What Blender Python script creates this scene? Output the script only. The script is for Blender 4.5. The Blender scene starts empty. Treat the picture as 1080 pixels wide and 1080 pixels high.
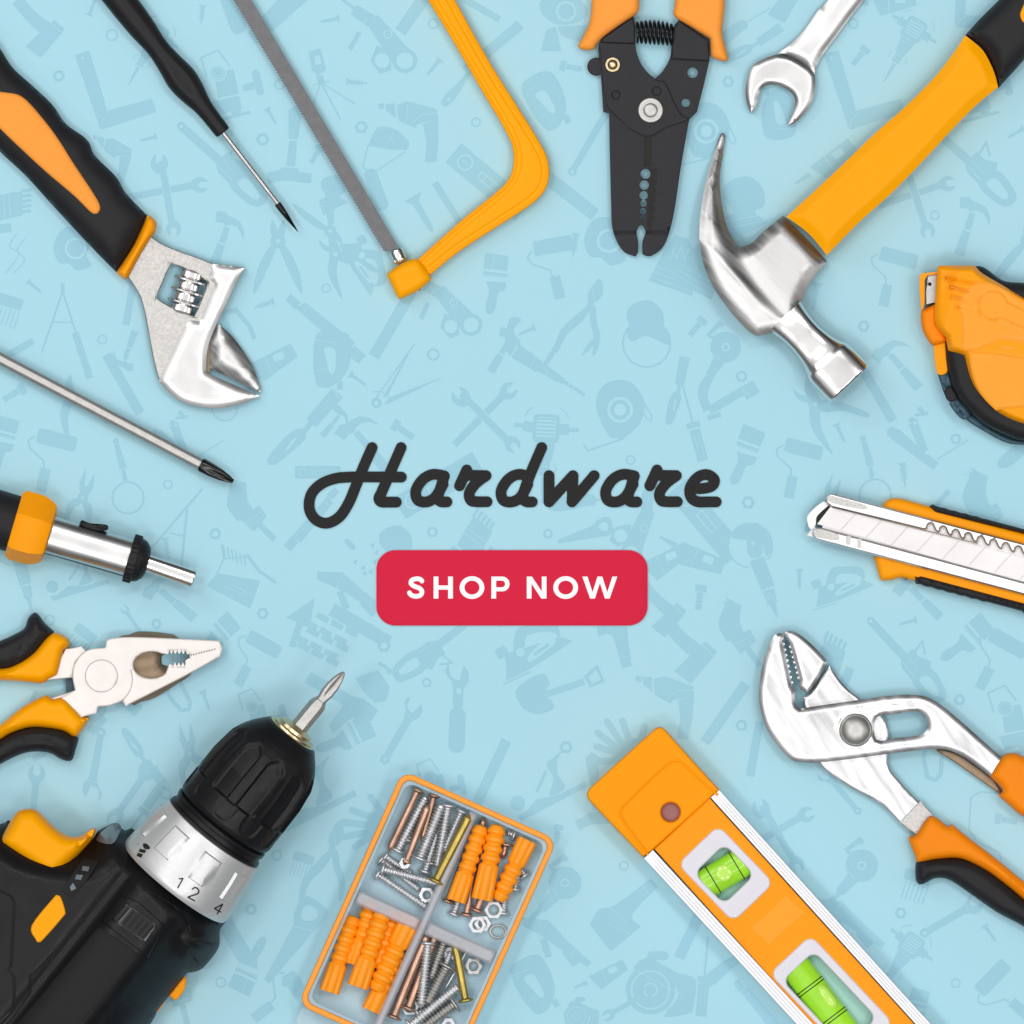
import bpy, math, random
import numpy as np
from mathutils import Vector
from mathutils.geometry import delaunay_2d_cdt
S = 0.0005            # one photo pixel is half a millimetre of table
random.seed(4)
scene = bpy.context.scene
COL = scene.collection
cos, sin, pi = math.cos, math.sin, math.pi

def lin(c):
    return tuple(((v/255)/12.92 if v/255 <= .04045 else ((v/255+.055)/1.055)**2.4) for v in c[:3])

# ------------------------------------------------------------------ materials
def mat(name, c, rough=.5, metal=0., bump=0., bscale=400., var=0., vscale=60., stretch=None, spec=.5,
        coat=0., trans=0., alpha=1., rvar=0., ior=1.45, angle=0.):
    m = bpy.data.materials.new(name); m.use_nodes = True
    nt = m.node_tree; N = nt.nodes; L = nt.links
    b = N['Principled BSDF']
    col = lin(c)
    b.inputs['Base Color'].default_value = (*col, 1)
    b.inputs['Roughness'].default_value = rough
    b.inputs['Metallic'].default_value = metal
    b.inputs['Specular IOR Level'].default_value = spec
    b.inputs['Coat Weight'].default_value = coat
    b.inputs['Coat Roughness'].default_value = .15
    b.inputs['Transmission Weight'].default_value = trans
    b.inputs['Alpha'].default_value = alpha
    b.inputs['IOR'].default_value = ior
    if bump or var or rvar:
        tc = N.new('ShaderNodeTexCoord'); mp = N.new('ShaderNodeMapping')
        L.new(tc.outputs['Object'], mp.inputs['Vector'])
        mp2 = N.new('ShaderNodeMapping'); L.new(tc.outputs['Object'], mp2.inputs['Vector'])
        if stretch:
            mp.inputs['Rotation'].default_value = (0, 0, -angle)
            # rotate first, then scale: two mapping nodes in a row
            mps = N.new('ShaderNodeMapping'); mps.inputs['Scale'].default_value = stretch
            L.new(mp.outputs['Vector'], mps.inputs['Vector']); src = mps
        else: src = mp
    if bump:
        n = N.new('ShaderNodeTexNoise'); n.inputs['Scale'].default_value = bscale; n.inputs['Detail'].default_value = 4
        L.new(src.outputs['Vector'], n.inputs['Vector'])
        bp = N.new('ShaderNodeBump'); bp.inputs['Strength'].default_value = bump; bp.inputs['Distance'].default_value = .0004
        L.new(n.outputs['Fac'], bp.inputs['Height']); L.new(bp.outputs['Normal'], b.inputs['Normal'])
    if var or rvar:
        n2 = N.new('ShaderNodeTexNoise'); n2.inputs['Scale'].default_value = vscale; n2.inputs['Detail'].default_value = 5
        L.new((src if stretch else mp2).outputs['Vector'], n2.inputs['Vector'])
        if var:
            r = N.new('ShaderNodeValToRGB')
            r.color_ramp.elements[0].position = .3; r.color_ramp.elements[1].position = .7
            r.color_ramp.elements[0].color = (*[max(0, v*(1-var)) for v in col], 1)
            r.color_ramp.elements[1].color = (*[min(1, v*(1+var*.6)) for v in col], 1)
            L.new(n2.outputs['Fac'], r.inputs['Fac']); L.new(r.outputs['Color'], b.inputs['Base Color'])
        if rvar:
            mr = N.new('ShaderNodeMapRange'); mr.inputs['From Min'].default_value = .3; mr.inputs['From Max'].default_value = .7
            mr.inputs['To Min'].default_value = max(.02, rough-rvar); mr.inputs['To Max'].default_value = rough+rvar
            L.new(n2.outputs['Fac'], mr.inputs['Value']); L.new(mr.outputs['Result'], b.inputs['Roughness'])
    return m

# ------------------------------------------------------------------ 2D outlines
def sm(pts, n=6):
    """closed outline: smooth through plain points, sharp at points that carry a third value"""
    out = []; k = len(pts)
    P = [(p[0], p[1]) for p in pts]; K = [len(p) > 2 for p in pts]
    for i in range(k):
        p1, p2 = P[i], P[(i+1) % k]
        if K[i] and K[(i+1) % k]: out.append(p1); continue
        p0 = p1 if K[i] else P[i-1]
        p3 = p2 if K[(i+1) % k] else P[(i+2) % k]
        for j in range(n):
            t = j/n; t2 = t*t; t3 = t2*t
            out.append(tuple(.5*((2*p1[q])+(-p0[q]+p2[q])*t+(2*p0[q]-5*p1[q]+4*p2[q]-p3[q])*t2+(-p0[q]+3*p1[q]-3*p2[q]+p3[q])*t3) for q in (0, 1)))
    return out
def smo(pts, n=6):
    """open smooth line"""
    out = []; k = len(pts)
    for i in range(k-1):
        p0 = pts[max(i-1, 0)]; p1 = pts[i]; p2 = pts[i+1]; p3 = pts[min(i+2, k-1)]
        for j in range(n):
            t = j/n; t2 = t*t; t3 = t2*t
            out.append(tuple(.5*((2*p1[q])+(-p0[q]+p2[q])*t+(2*p0[q]-5*p1[q]+4*p2[q]-p3[q])*t2+(-p0[q]+3*p1[q]-3*p2[q]+p3[q])*t3) for q in range(len(p1))))
    out.append(tuple(pts[-1])); return out
def circ(x, y, r, n=24, ry=None):
    return [(x+r*cos(2*pi*i/n), y+(ry or r)*sin(2*pi*i/n)) for i in range(n)]
def rrect(cx, cy, w, h, r, ang=0, n=5):
    o = []
    for sx, sy, a0 in ((1, 1, 0), (-1, 1, 90), (-1, -1, 180), (1, -1, 270)):
        for i in range(n+1):
            a = math.radians(a0+90*i/n); o.append((sx*(w/2-r)+r*cos(a), sy*(h/2-r)+r*sin(a)))
    c, s = cos(ang), sin(ang)
    return [(cx+x*c-y*s, cy+x*s+y*c) for x, y in o]
def quad(a, b, w, w2=None):
    """tapered bar from a to b"""
    w2 = w if w2 is None else w2
    dx, dy = b[0]-a[0], b[1]-a[1]; l = math.hypot(dx, dy) or 1; nx, ny = -dy/l, dx/l
    return [(a[0]+nx*w/2, a[1]+ny*w/2), (b[0]+nx*w2/2, b[1]+ny*w2/2), (b[0]-nx*w2/2, b[1]-ny*w2/2), (a[0]-nx*w/2, a[1]-ny*w/2)]
def stroke(pts, w, caps=True, n=10):
    o = [quad(pts[i], pts[i+1], w) for i in range(len(pts)-1)]
    idx = range(len(pts)) if caps else range(1, len(pts)-1)
    return o+[circ(*pts[i][:2], w/2, n) for i in idx]

def inside(P, poly):
    x, y = P[:, 0], P[:, 1]; r = np.zeros(len(P), bool); q = np.asarray(poly, float)
    x1, y1 = q[:, 0], q[:, 1]; x2, y2 = np.roll(x1, -1), np.roll(y1, -1)
    for a, b, c, d in zip(x1, y1, x2, y2):
        if b == d: continue
        k = ((b > y) != (d > y)); r ^= k & (x < (c-a)*(y-b)/(d-b)+a)
    return r
def dist(P, loops):
    D = np.full(len(P), 1e9)
    for q in loops:
        q = np.asarray(q, float); q2 = np.roll(q, -1, 0)
        for a, b in zip(q, q2):
            ab = b-a; l2 = ab@ab
            if l2 < 1e-12: continue
            t = np.clip(((P-a)@ab)/l2, 0, 1)
            D = np.minimum(D, np.hypot(P[:, 0]-a[0]-t*ab[0], P[:, 1]-a[1]-t*ab[1]))
    return D
def pldist(P, pts):
    """distance to an open line"""
    D = np.full(len(P), 1e9)
    for a, b in zip(pts[:-1], pts[1:]):
        a = np.array(a[:2], float); b = np.array(b[:2], float); ab = b-a; l2 = max(ab@ab, 1e-9)
        t = np.clip(((P-a)@ab)/l2, 0, 1)
        D = np.minimum(D, np.hypot(P[:, 0]-a[0]-t*ab[0], P[:, 1]-a[1]-t*ab[1]))
    return D

def flat(pieces, z):
    """union / cut of 2D pieces [(+1|-1, polygon)], the last piece over a spot decides; returns verts, faces"""
    V = []; E = []
    for sg, p in pieces:
        k = len(V); V += [Vector(q[:2]) for q in p]; E += [(k+i, k+(i+1) % len(p)) for i in range(len(p))]
    vs, _, fs, *_ = delaunay_2d_cdt(V, E, [], 0, 1e-4)
    A = np.array([tuple(v) for v in vs]); F = np.array([tuple(f) for f in fs if len(f) == 3])
    c = A[F].mean(1); keep = np.zeros(len(F), bool)
    for sg, p in pieces:
        q = np.asarray([w[:2] for w in p], float); lo, hi = q.min(0), q.max(0)
        ix = np.flatnonzero((c[:, 0] >= lo[0]) & (c[:, 0] <= hi[0]) & (c[:, 1] >= lo[1]) & (c[:, 1] <= hi[1]))
        if len(ix): ix = ix[inside(c[ix], q)]; keep[ix] = sg > 0
    F = F[keep]
    used = np.unique(F); mp = -np.ones(len(A), int); mp[used] = range(len(used))
    return [(A[i, 0], A[i, 1], z) for i in used], [tuple(mp[f]) for f in F]
def solid(pieces, z0, z1):
    """like flat() but with thickness"""
    v, f = flat(pieces, z1); return thick(v, f, z0)
def thick(v, f, z0):
    v = list(v); f = [tuple(int(i) for i in t) for t in f]
    # consistent winding: counter-clockwise seen from above once y is flipped
    g = []
    for t in f:
        a, b, c = (v[i] for i in t)
        if (b[0]-a[0])*(c[1]-a[1])-(b[1]-a[1])*(c[0]-a[0]) > 0: t = t[::-1]
        g.append(t)
    cnt = {}
    for t in g:
        for i in range(3):
            e = (t[i], t[(i+1) % 3]); cnt[e] = 1
    bd = [e for e in cnt if (e[1], e[0]) not in cnt]
    low = {}
    for e in bd:
        for i in e:
            if i not in low: low[i] = len(v); v.append((v[i][0], v[i][1], z0))
    side = [(e[1], e[0], low[e[0]], low[e[1]]) for e in bd]
    return v, g+side

def relief(outline, holes=(), z0=0., z1=10., r=4., edge=None, step=4., prof='round', extra=None, under=None, rows=None):
    """body standing on z0 with the given outline; the top is at z1 and falls to `edge` over the width r along
    the rim. extra(P, d) adds modelled relief. under: mirrored lower shell (closed lens-like body), lowest point z0"""
    if edge is None: edge = z1-r*.6
    loops = []
    for q in [outline, *holes]:
        q = [tuple(p[:2]) for p in q]; o = []
        for a, b in zip(q, q[1:]+q[:1]):
            l = math.hypot(b[0]-a[0], b[1]-a[1])
            if l < 1e-3: continue
            n = max(1, int(l/(step*1.2)))
            o += [(a[0]+(b[0]-a[0])*i/n, a[1]+(b[1]-a[1])*i/n) for i in range(n)]
        loops.append(o)
    V = []; E = []
    for o in loops:
        k = len(V); V += o; E += [(k+i, k+(i+1) % len(o)) for i in range(len(o))]
    pts = []
    fr = rows if rows is not None else ((.12, .35, .65, 1.) if r > 3 else (.4, 1.))
    for o in loops:
        q = np.array(o); nx = np.roll(q, -1, 0)-np.roll(q, 1, 0); l = np.hypot(*nx.T)[:, None]; l[l == 0] = 1
        nn = np.stack([-nx[:, 1], nx[:, 0]], 1)/l
        for d in fr:
            for sg in (1, -1): pts.append((q+nn*sg*d*r, d*r))
    cand = []
    for P, d in pts:
        D = dist(P, loops); ok = inside(P, loops[0]) & (D > .93*d)
        for h in loops[1:]: ok &= ~inside(P, h)
        cand.append(P[ok])
    A = np.array(loops[0]); lo, hi = A.min(0), A.max(0)
    gx, gy = np.meshgrid(np.arange(lo[0], hi[0], step), np.arange(lo[1], hi[1], step))
    G = np.stack([gx.ravel()+((np.round((gy.ravel()-lo[1])/step) % 2)*step/2), gy.ravel()], 1)
    D = dist(G, loops); ok = inside(G, loops[0]) & (D > r+step*.45)
    for h in loops[1:]: ok &= ~inside(G, h)
    cand.append(G[ok])
    P = np.concatenate(cand)
    # thin out near-coincident points
    if len(P):
        key = np.unique(np.round(P/(max(.35, min(step, r)*.22))).astype(int), axis=0, return_index=True)[1]
        P = P[np.sort(key)]
    allv = [Vector(p) for p in V]+[Vector(p) for p in P.tolist()]
    vs, _, fs, *_ = delaunay_2d_cdt(allv, E, [], 0, 1e-4)
    A = np.array([tuple(v) for v in vs]); F = np.array([tuple(f) for f in fs if len(f) == 3])
    c = A[F].mean(1); keep = inside(c, loops[0])
    for h in loops[1:]: keep &= ~inside(c, h)
    F = F[keep]; used = np.unique(F); mp = -np.ones(len(A), int); mp[used] = range(len(used)); A = A[used]; F = mp[F]
    D = dist(A, loops); t = np.clip(D/r, 0, 1)
    f = {'round': np.sqrt(np.maximum(0, 1-(1-t)**2)), 'lin': t, 'smooth': t*t*(3-2*t), 'soft': np.sin(t*pi/2)}[prof]
    Z = edge+(z1-edge)*f
    ex = extra(A, D) if extra is not None else 0
    Z = Z+ex
    v = [(float(a[0]), float(a[1]), float(z)) for a, z in zip(A, Z)]
    if under is not None:
        v2, g = thick(v, F, edge)  # only for winding
        g = [t for t in g if len(t) == 3]
        n = len(v); bd = D < 1e-6
        idx = []
        for i, a in enumerate(v):
            if bd[i]: idx.append(i)
            else:
                idx.append(len(v2)); v2.append((a[0], a[1], edge-(edge-z0)*float(f[i])))
        g2 = [(idx[t[2]], idx[t[1]], idx[t[0]]) for t in g]
        return v2, g+[t for t in g2 if len(set(t)) == 3]
    return thick(v, F, z0)

def lathe(A, B, prof, zc, seg=28, mod=None, flatz=1., tilt=0., sq=1.):
    pw = lambda q: math.copysign(abs(q)**sq, q)
    # turned body lying along A->B; prof = [(distance from A, radius)]; mod(s, ang) scales the radius; sq < 1 flattens the flanks
    a = np.array(A, float); b = np.array(B, float); u = (b-a)/np.linalg.norm(b-a)
    nrm = np.array([-u[1], u[0]])
    zf = zc if callable(zc) else (lambda s: zc)
    v = []; f = []
    for s, r in prof:
        for k in range(seg):
            an = 2*pi*k/seg; rr = r*(mod(s, an) if mod else 1)
            h = rr*pw(sin(an))*flatz
            p = a+u*(s*cos(tilt)-h*sin(tilt))+nrm*rr*pw(cos(an)); v.append((p[0], p[1], zf(s)+s*sin(tilt)+h*cos(tilt)))
    n = len(prof)
    for i in range(n-1):
        for k in range(seg):
            k2 = (k+1) % seg
            f.append((i*seg+k, i*seg+k2, (i+1)*seg+k2, (i+1)*seg+k))
    f.append(tuple(range(seg))[::-1]); f.append(tuple((n-1)*seg+k for k in range(seg)))
    return v, f
def sphere(x, y, z, r, rz=None, n=16, m=8, half=False):
    rz = rz or r; v = []; f = []
    rows = m if not half else m//2
    for i in range(rows+1):
        th = pi/2-pi*i/m
        for k in range(n): v.append((x+r*cos(th)*cos(2*pi*k/n), y+r*cos(th)*sin(2*pi*k/n), z+rz*sin(th)))
    for i in range(rows):
        for k in range(n):
            f.append((i*n+k, (i+1)*n+k, (i+1)*n+(k+1) % n, i*n+(k+1) % n))
    return v, f
def tube(pts, r, seg=8):
    P = [Vector(p) for p in pts]; v = []; f = []; up = Vector((0, 0, 1))
    for i, p in enumerate(P):
        t = (P[min(i+1, len(P)-1)]-P[max(i-1, 0)]).normalized()
        x = t.cross(up)
        if x.length < .05: x = t.cross(Vector((1, 0, 0)))
        x.normalize(); y = t.cross(x)
        rr = r[i] if isinstance(r, (list, tuple)) else r
        for k in range(seg):
            a = 2*pi*k/seg; q = p+x*rr*cos(a)+y*rr*sin(a); v.append(tuple(q))
    for i in range(len(P)-1):
        for k in range(seg):
            k2 = (k+1) % seg; f.append((i*seg+k, i*seg+k2, (i+1)*seg+k2, (i+1)*seg+k))
    f.append(tuple(range(seg))); f.append(tuple((len(P)-1)*seg+k for k in range(seg)))
    return v, f
def join(*ms):
    V = []; F = []
    for v, f in ms:
        k = len(V); V += list(v); F += [tuple(int(i)+k for i in t) for t in f]
    return V, F
def shift(m, dz): return [(a, b, c+dz) for a, b, c in m[0]], m[1]

# ------------------------------------------------------------------ scene objects
def W(x, y, z=0): return Vector(((x-540)*S, (540-y)*S, z*S*.86))
def mesh(name, m, material, origin=(540, 540, 0), smooth=35, fix=True):
    v, f = m; o = W(*origin)
    me = bpy.data.meshes.new(name)
    me.from_pydata([tuple(W(*p)-o) for p in v], [], [tuple(int(i) for i in t) for t in f])
    if fix:
        import bmesh
        bm = bmesh.new(); bm.from_mesh(me); bmesh.ops.remove_doubles(bm, verts=bm.verts, dist=1e-7)
        bmesh.ops.recalc_face_normals(bm, faces=bm.faces); bm.to_mesh(me); bm.free()
    for mt in (material if isinstance(material, (list, tuple)) else [material]): me.materials.append(mt)
    if smooth:
        me.polygons.foreach_set('use_smooth', [True]*len(me.polygons))
        try: me.set_sharp_from_angle(angle=math.radians(smooth))
        except Exception: pass
    ob = bpy.data.objects.new(name, me); COL.objects.link(ob)
    ob.location = o
    return ob
def tag(o, label, cat, group=None, kind=None):
    if label: o['label'] = label
    if cat: o['category'] = cat
    if group: o['group'] = group
    if kind: o['kind'] = kind
    return o
class Thing:
    def __init__(s, name, label, cat, x, y, group=None):
        s.o = bpy.data.objects.new(name, None); COL.objects.link(s.o); s.c = (x, y, 0)
        s.o.location = W(x, y, 0); s.o.empty_display_size = .01; tag(s.o, label, cat, group)
    def part(s, name, m, material, under=None, smooth=35, label=None):
        ob = mesh(name, m, material, s.c, smooth)
        if under is not None: ob.parent = under
        else: ob.parent = s.o
        ob.location = (0, 0, 0)
        if label: ob['label'] = label
        return ob
def single(name, m, material, label, cat, x, y, group=None, smooth=35):
    return tag(mesh(name, m, material, (x, y, 0), smooth), label, cat, group)
# ------------------------------------------------------------------ camera, light
cam = bpy.data.cameras.new('camera'); co = bpy.data.objects.new('camera', cam); COL.objects.link(co)
cam.type = 'ORTHO'; cam.ortho_scale = 1080*S; co.location = (0, 0, 2.0); cam.clip_end = 20; cam.clip_start = .05
scene.camera = co
scene.view_settings.view_transform = 'Standard'; scene.view_settings.look = 'None'
scene.view_settings.exposure = 0; scene.view_settings.gamma = 1
try: scene.cycles.use_denoising = True
except Exception: pass
scene.cycles.caustics_reflective = False; scene.cycles.caustics_refractive = False; scene.cycles.max_bounces = 8; scene.cycles.transparent_max_bounces = 16
wd = bpy.data.worlds.new('World'); scene.world = wd; wd.use_nodes = True
N = wd.node_tree.nodes; L = wd.node_tree.links; bg = N['Background']
tc = N.new('ShaderNodeTexCoord'); sp = N.new('ShaderNodeSeparateXYZ'); L.new(tc.outputs['Generated'], sp.inputs[0])
cr = N.new('ShaderNodeValToRGB'); L.new(sp.outputs['Z'], cr.inputs['Fac'])
el = cr.color_ramp.elements
el[0].position = 0; el[0].color = (.22, .22, .23, 1); el[1].position = 1; el[1].color = (1.45, 1.45, 1.45, 1)
for p, c in ((.2, .34), (.36, .2), (.5, .16), (.62, .42), (.78, .9), (.93, 1.25)):
    e = el.new(p); e.color = (c, c, c*1.01, 1)
dp = N.new('ShaderNodeVectorMath'); dp.operation = 'DOT_PRODUCT'; dp.inputs[1].default_value = (.75, .45, 0); L.new(tc.outputs['Generated'], dp.inputs[0])
mr = N.new('ShaderNodeMapRange'); mr.inputs['From Min'].default_value = 0; mr.inputs['From Max'].default_value = .55; mr.inputs['To Min'].default_value = 1.06; mr.inputs['To Max'].default_value = .42
L.new(dp.outputs['Value'], mr.inputs['Value'])
mx = N.new('ShaderNodeVectorMath'); mx.operation = 'SCALE'; L.new(cr.outputs['Color'], mx.inputs[0]); L.new(mr.outputs['Result'], mx.inputs['Scale'])
L.new(mx.outputs['Vector'], bg.inputs['Color']); bg.inputs['Strength'].default_value = .64
def lamp(kind, name, loc, energy, size=None, rot=(0, 0, 0), col=(1, 1, 1), angle=None, target=None):
    d = bpy.data.lights.new(name, kind); d.energy = energy; d.color = col
    if size: d.shape = 'RECTANGLE'; d.size, d.size_y = size
    if angle is not None: d.angle = angle
    o = bpy.data.objects.new(name, d); COL.objects.link(o); o.location = loc; o.rotation_euler = rot
    if target is not None: o.rotation_euler = (Vector(target)-Vector(loc)).to_track_quat('-Z', 'Y').to_euler()
    return o
for i in range(6):                      # six suns added in a tilted ring, keeping shadows and glare weak
    az = math.radians(60*i+15); lamp('SUN', 'ring_sun', (math.sin(.4)*math.cos(az)*3, math.sin(.4)*math.sin(az)*3, 2.76), 1.58/6/math.cos(.4), angle=math.radians(9), target=(0, 0, 0))
lamp('AREA', 'softbox', (-.9, .9, 1.1), 4, (.7, .7), target=(0, 0, 0))
lamp('AREA', 'strip_softbox', (1.2, -.2,   .9), 1.8, (.25, 1.2), target=(0, 0, 0))

# ------------------------------------------------------------------ the printed backdrop
M = {}
M['board'] = mat('pale_blue_board', (172, 217, 230), .75, spec=.2, var=.012, vscale=900)
M['print'] = mat('blue_print', (156, 204, 220), .75, spec=.2, var=.012, vscale=900)

def bx(x0, y0, x1, y1): return (1, [(x0, y0), (x1, y0), (x1, y1), (x0, y1)])
def cut(*p): return [(-1, q) for q in p]
def add(*p): return [(1, q) for q in p]
def ring(x, y, r, w, n=20): return [(1, circ(x, y, r, n)), (-1, circ(x, y, r-w, n))]
def bar(x0, y0, x1, y1, w, w2=None): return (1, quad((x0, y0), (x1, y1), w, w2))
def ln(pts, w=1.2): return add(*stroke(pts, w, n=6))
def cl(pts, w=1.0): return cut(*stroke(pts, w, n=6))
I = {}
I['nut'] = ring(0, 0, 6.5, 1.9)
I['hex'] = [(1, circ(0, 0, 7.2, 6)), (-1, circ(0, 0, 3.6, 14))]
I['ringsmall'] = ring(0, 0, 5, 2)
I['screw'] = add([(-5, -10), (5, -10), (1.8, -6.5), (1.5, 9), (0, 12), (-1.5, 9), (-1.8, -6.5)])
I['woodscrew'] = add([(-5, -12), (5, -12), (2, -8), (.6, 13), (-.6, 13), (-2, -8)], *[quad((-3.2, y), (3.2, y-1.5), 1.3) for y in (-5, -2, 1, 4, 7)])
I['bolt'] = [bx(-6, -13, 6, -6)]+[bx(-3.2, -5, 3.2, 13)]+cl([(-3, 3), (3, 2)], .7)+cl([(-3, 7), (3, 6)], .7)
I['hammer'] = add([(-17, -26), (-8, -29), (-3, -26), (4, -26), (12, -24), (19, -16), (22, -6), (16, -14), (10, -18), (3, -18), (-2, -15), (-6, -17), (-14, -15)], [(-3, -14), (3, -14), (4, 4), (-3, 4)], [(-4, 6), (4.5, 6), (6, 32), (-5, 32)])
I['hammerbig'] = add([(-26, 26), (-14, 22), (-8, 18), (8, 18), (10, 22), (24, 22), (24, 33), (12, 33), (-2, 32), (-14, 34), (-22, 38)], [(-5, 16), (5, 16), (4, -12), (-4, -12)], [(-5, -14), (5, -14), (8, -46), (0, -52), (-8, -46)])
_jaw = sm([(-3.5, -18, 1), (-8, -24), (-9, -31), (-4, -38), (-4, -29, 1), (0, -26, 1), (4, -29, 1), (4, -38), (9, -31), (8, -24), (3.5, -18, 1)], 3)
def flipy(p): return [(a, -b) for a, b in p]
I['wrench'] = add(_jaw, quad((0, -20), (0, 20), 7, 6), flipy([(a*.8, b*.93) for a, b in _jaw]))
I['ringwrench'] = add(_jaw, quad((0, -20), (0, 24), 8, 6), circ(0, 30, 9))+cut(circ(0, 30, 5.5, 10))
I['hookwrench'] = add(_jaw, quad((0, -20), (0, 60), 8, 7), circ(0, 62, 5))+cut(circ(0, 62, 2))
_adj = [(-4, -10), (-7, -18), (-13, -26), (-10, -34), (-8, -22), (-3, -19), (1, -19), (4, -32), (9, -26), (9, -18), (4, -10)]
I['adjwrench'] = add(_adj, quad((0, -12), (0, 36), 8, 7), circ(0, 38, 5))+cut(circ(0, 38, 2))+cl([(-6, -15), (6, -13)], .8)
I['adjbig'] = add([(a*1.15, b*1.2) for a, b in _adj], quad((0, -14), (0, 6), 11, 10), rrect(0, 30, 17, 48, 8))+cut([(-2, -14), (3, -14), (3, -8), (-2, -8)])
I['cross'] = [(1, quad((-3, -25), (9, 45), 7)), (1, [(x-5, y+6) for x, y in _jaw]), (1, [(x*.85+10, -y*.85+22) for x, y in _jaw]),
              (-1, quad((-45, 14), (45, -2), 9)), (1, quad((-38, 13), (28, 1), 7)), (1, [(-y*.9+12, x*.9+0) for x, y in _jaw]), (-1, quad((0, -8), (6, 27), 9)), (1, quad((0, -9), (6, 28), 7))]
I['square'] = add([(-41, -33), (-26, -38), (-7, 26), (40, 13), (45, 27), (-14, 46)])+cl([(-14, 46), (-12, 36), (-5, 27)], .9)+cut(circ(-33, -30, 1.6, 8))
I['axe'] = add(sm([(-34, -38, 1), (-24, -46, 1), (-8, -28), (6, -18), (12, -14, 1), (4, -2, 1), (-8, -10), (-22, -24)], 3), [(10, -21), (21, -12), (17, -6), (-4, 19), (-20, 7), (-13, 0)])+cl([(7, -18), (17, -8)], .9)
I['chainsaw'] = add(quad((-52, -42), (-12, -6), 9), circ(-53, -43, 4.5), [(-16, -4), (-4, -16), (4, -8), (18, -4), (16, 8), (-2, 18), (-14, 6)], sm([(-2, 18), (18, 4), (34, 22), (38, 34), (28, 42), (14, 36)], 3))+cut(sm([(6, 18), (16, 12), (28, 26), (29, 33), (22, 33)], 3), circ(-53, -43, 2, 8))+cl([(-13, 0), (0, 14)], 1)+cl([(-8, -6), (4, 8)], .8)+ln([(-2, -12), (6, -26), (10, -12)], 2)
I['router'] = [(1, [(-12, -8), (8, -12), (14, 14), (-8, 18)]), (1, [(-14, 22), (14, 16), (17, 30), (-8, 36)]), (1, quad((18, 8), (30, 5), 7)), (1, rrect(34, 2, 8, 28, 4, -.25)), (1, quad((-14, 44), (26, 33), 3)), (1, quad((8, 32), (14, 36), 8))]+ln([(-20, -4), (-26, -24), (-8, -32), (4, -16)], 1.6)+cut(circ(-8, -8, 9))+ring(-8, -8, 7.5, 1)+add(circ(-8, -8, 5.4))+[(-1, circ(-8+3.4*cos(a), -8+3.4*sin(a), .8, 6)) for a in np.arange(0, 6.2, 1.05)]
I['tripod'] = add([(-8, -28), (5, -31), (11, -8), (2, -2), (-4, -8)], quad((4, -2), (6, 6), 7))+ln([(5, 6), (-6, 38)], 1.6)+ln([(6, 6), (26, 44)], 1.6)+ln([(7, 6), (42, 28)], 1.3)+cut([(-2, -22), (4, -24), (6, -15), (0, -13)])+ln([(-3, 8), (14, 4)], 1.3)
I['nipper'] = add(sm([(-3, -10), (-8, -18), (-6, -30), (-2, -24), (0, -19), (2, -24), (6, -30), (8, -18), (3, -10)], 3), circ(0, -8, 8), sm([(-6, -4), (-14, 6), (-22, 24), (-26, 44), (-23, 46), (-12, 24), (-2, 0)], 3), sm([(6, -4), (14, 6), (22, 24), (26, 44), (23, 46), (12, 24), (2, 0)], 3))+cut(circ(0, -8, 2.6, 10))
I['diag'] = add(sm([(18, -34), (22, -30), (22, -18), (14, -10), (8, -12), (8, -20)], 4), [(8, -12), (14, -12), (12, -4), (6, -5)], sm([(6, -6), (-6, 4), (-20, 18), (-26, 38), (-22, 38), (-14, 22), (0, 10), (10, -3)], 3), sm([(10, -4), (10, 10), (14, 26), (12, 42), (16, 40), (20, 24), (16, 8), (15, -6)], 3))+cl([(12, -26), (14, -14)], .8)
I['needlepl'] = add([(-3, 0), (-8, -16), (-5, -34), (-1, -14), (2, -14), (6, -32), (9, -14), (4, 0)], circ(0, 0, 6), sm([(-5, 2), (-14, 10), (-14, 38), (-9, 38), (-8, 18), (0, 6)], 3), sm([(5, 2), (15, 10), (16, 38), (11, 38), (9, 18), (0, 6)], 3))+cut(circ(0, 0, 2, 8))
I['pruner'] = add(sm([(-8, -6), (-14, -18), (-12, -32), (-6, -22), (2, -10), (4, 0)], 3), sm([(-8, -4), (-20, -6), (-27, -18), (-18, -12), (-4, -10)], 3), circ(-2, -2, 8), sm([(-8, 2), (-6, 26), (14, 52), (16, 50), (4, 24), (2, 2)], 3), sm([(2, -6), (26, -4), (56, 8), (54, 13), (30, 6), (4, 6)], 3))+cut(circ(-2, -2, 3, 10))
I['drill'] = add([(-20, -14), (-8, -18), (22, -10), (24, 0), (2, 6), (0, 10), (-18, 2)], [(8, 6), (24, 0), (24, 26), (22, 46), (10, 46), (12, 26)], [(-32, -15), (-22, -16), (-20, 0), (-30, -8)], rrect(-36, -13, 6, 6, 1))+cl([(-20, -14), (-18, 2)], 1)+cl([(-8, -16), (-10, 4)], .8)+cl([(-4, 6), (6, -4), (24, -6)], 1)
I['hdrill'] = add([(-14, -20), (0, -26), (34, 12), (18, 30)], [(-2, 6), (12, 12), (14, 32), (2, 36), (-8, 22)], quad((-26, -32), (-8, -20), 12, 14), quad((-40, -44), (-24, -32), 3), quad((-20, -8), (-30, 10), 5))+ring(28, 22, 13, 4)+cut(circ(4, 22, 8, 14))+cl([(-12, -22), (-20, -10)], 1)+cut(circ(10, -6, 5, 12))+add(circ(10, -6, 3.6, 10))
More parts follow.
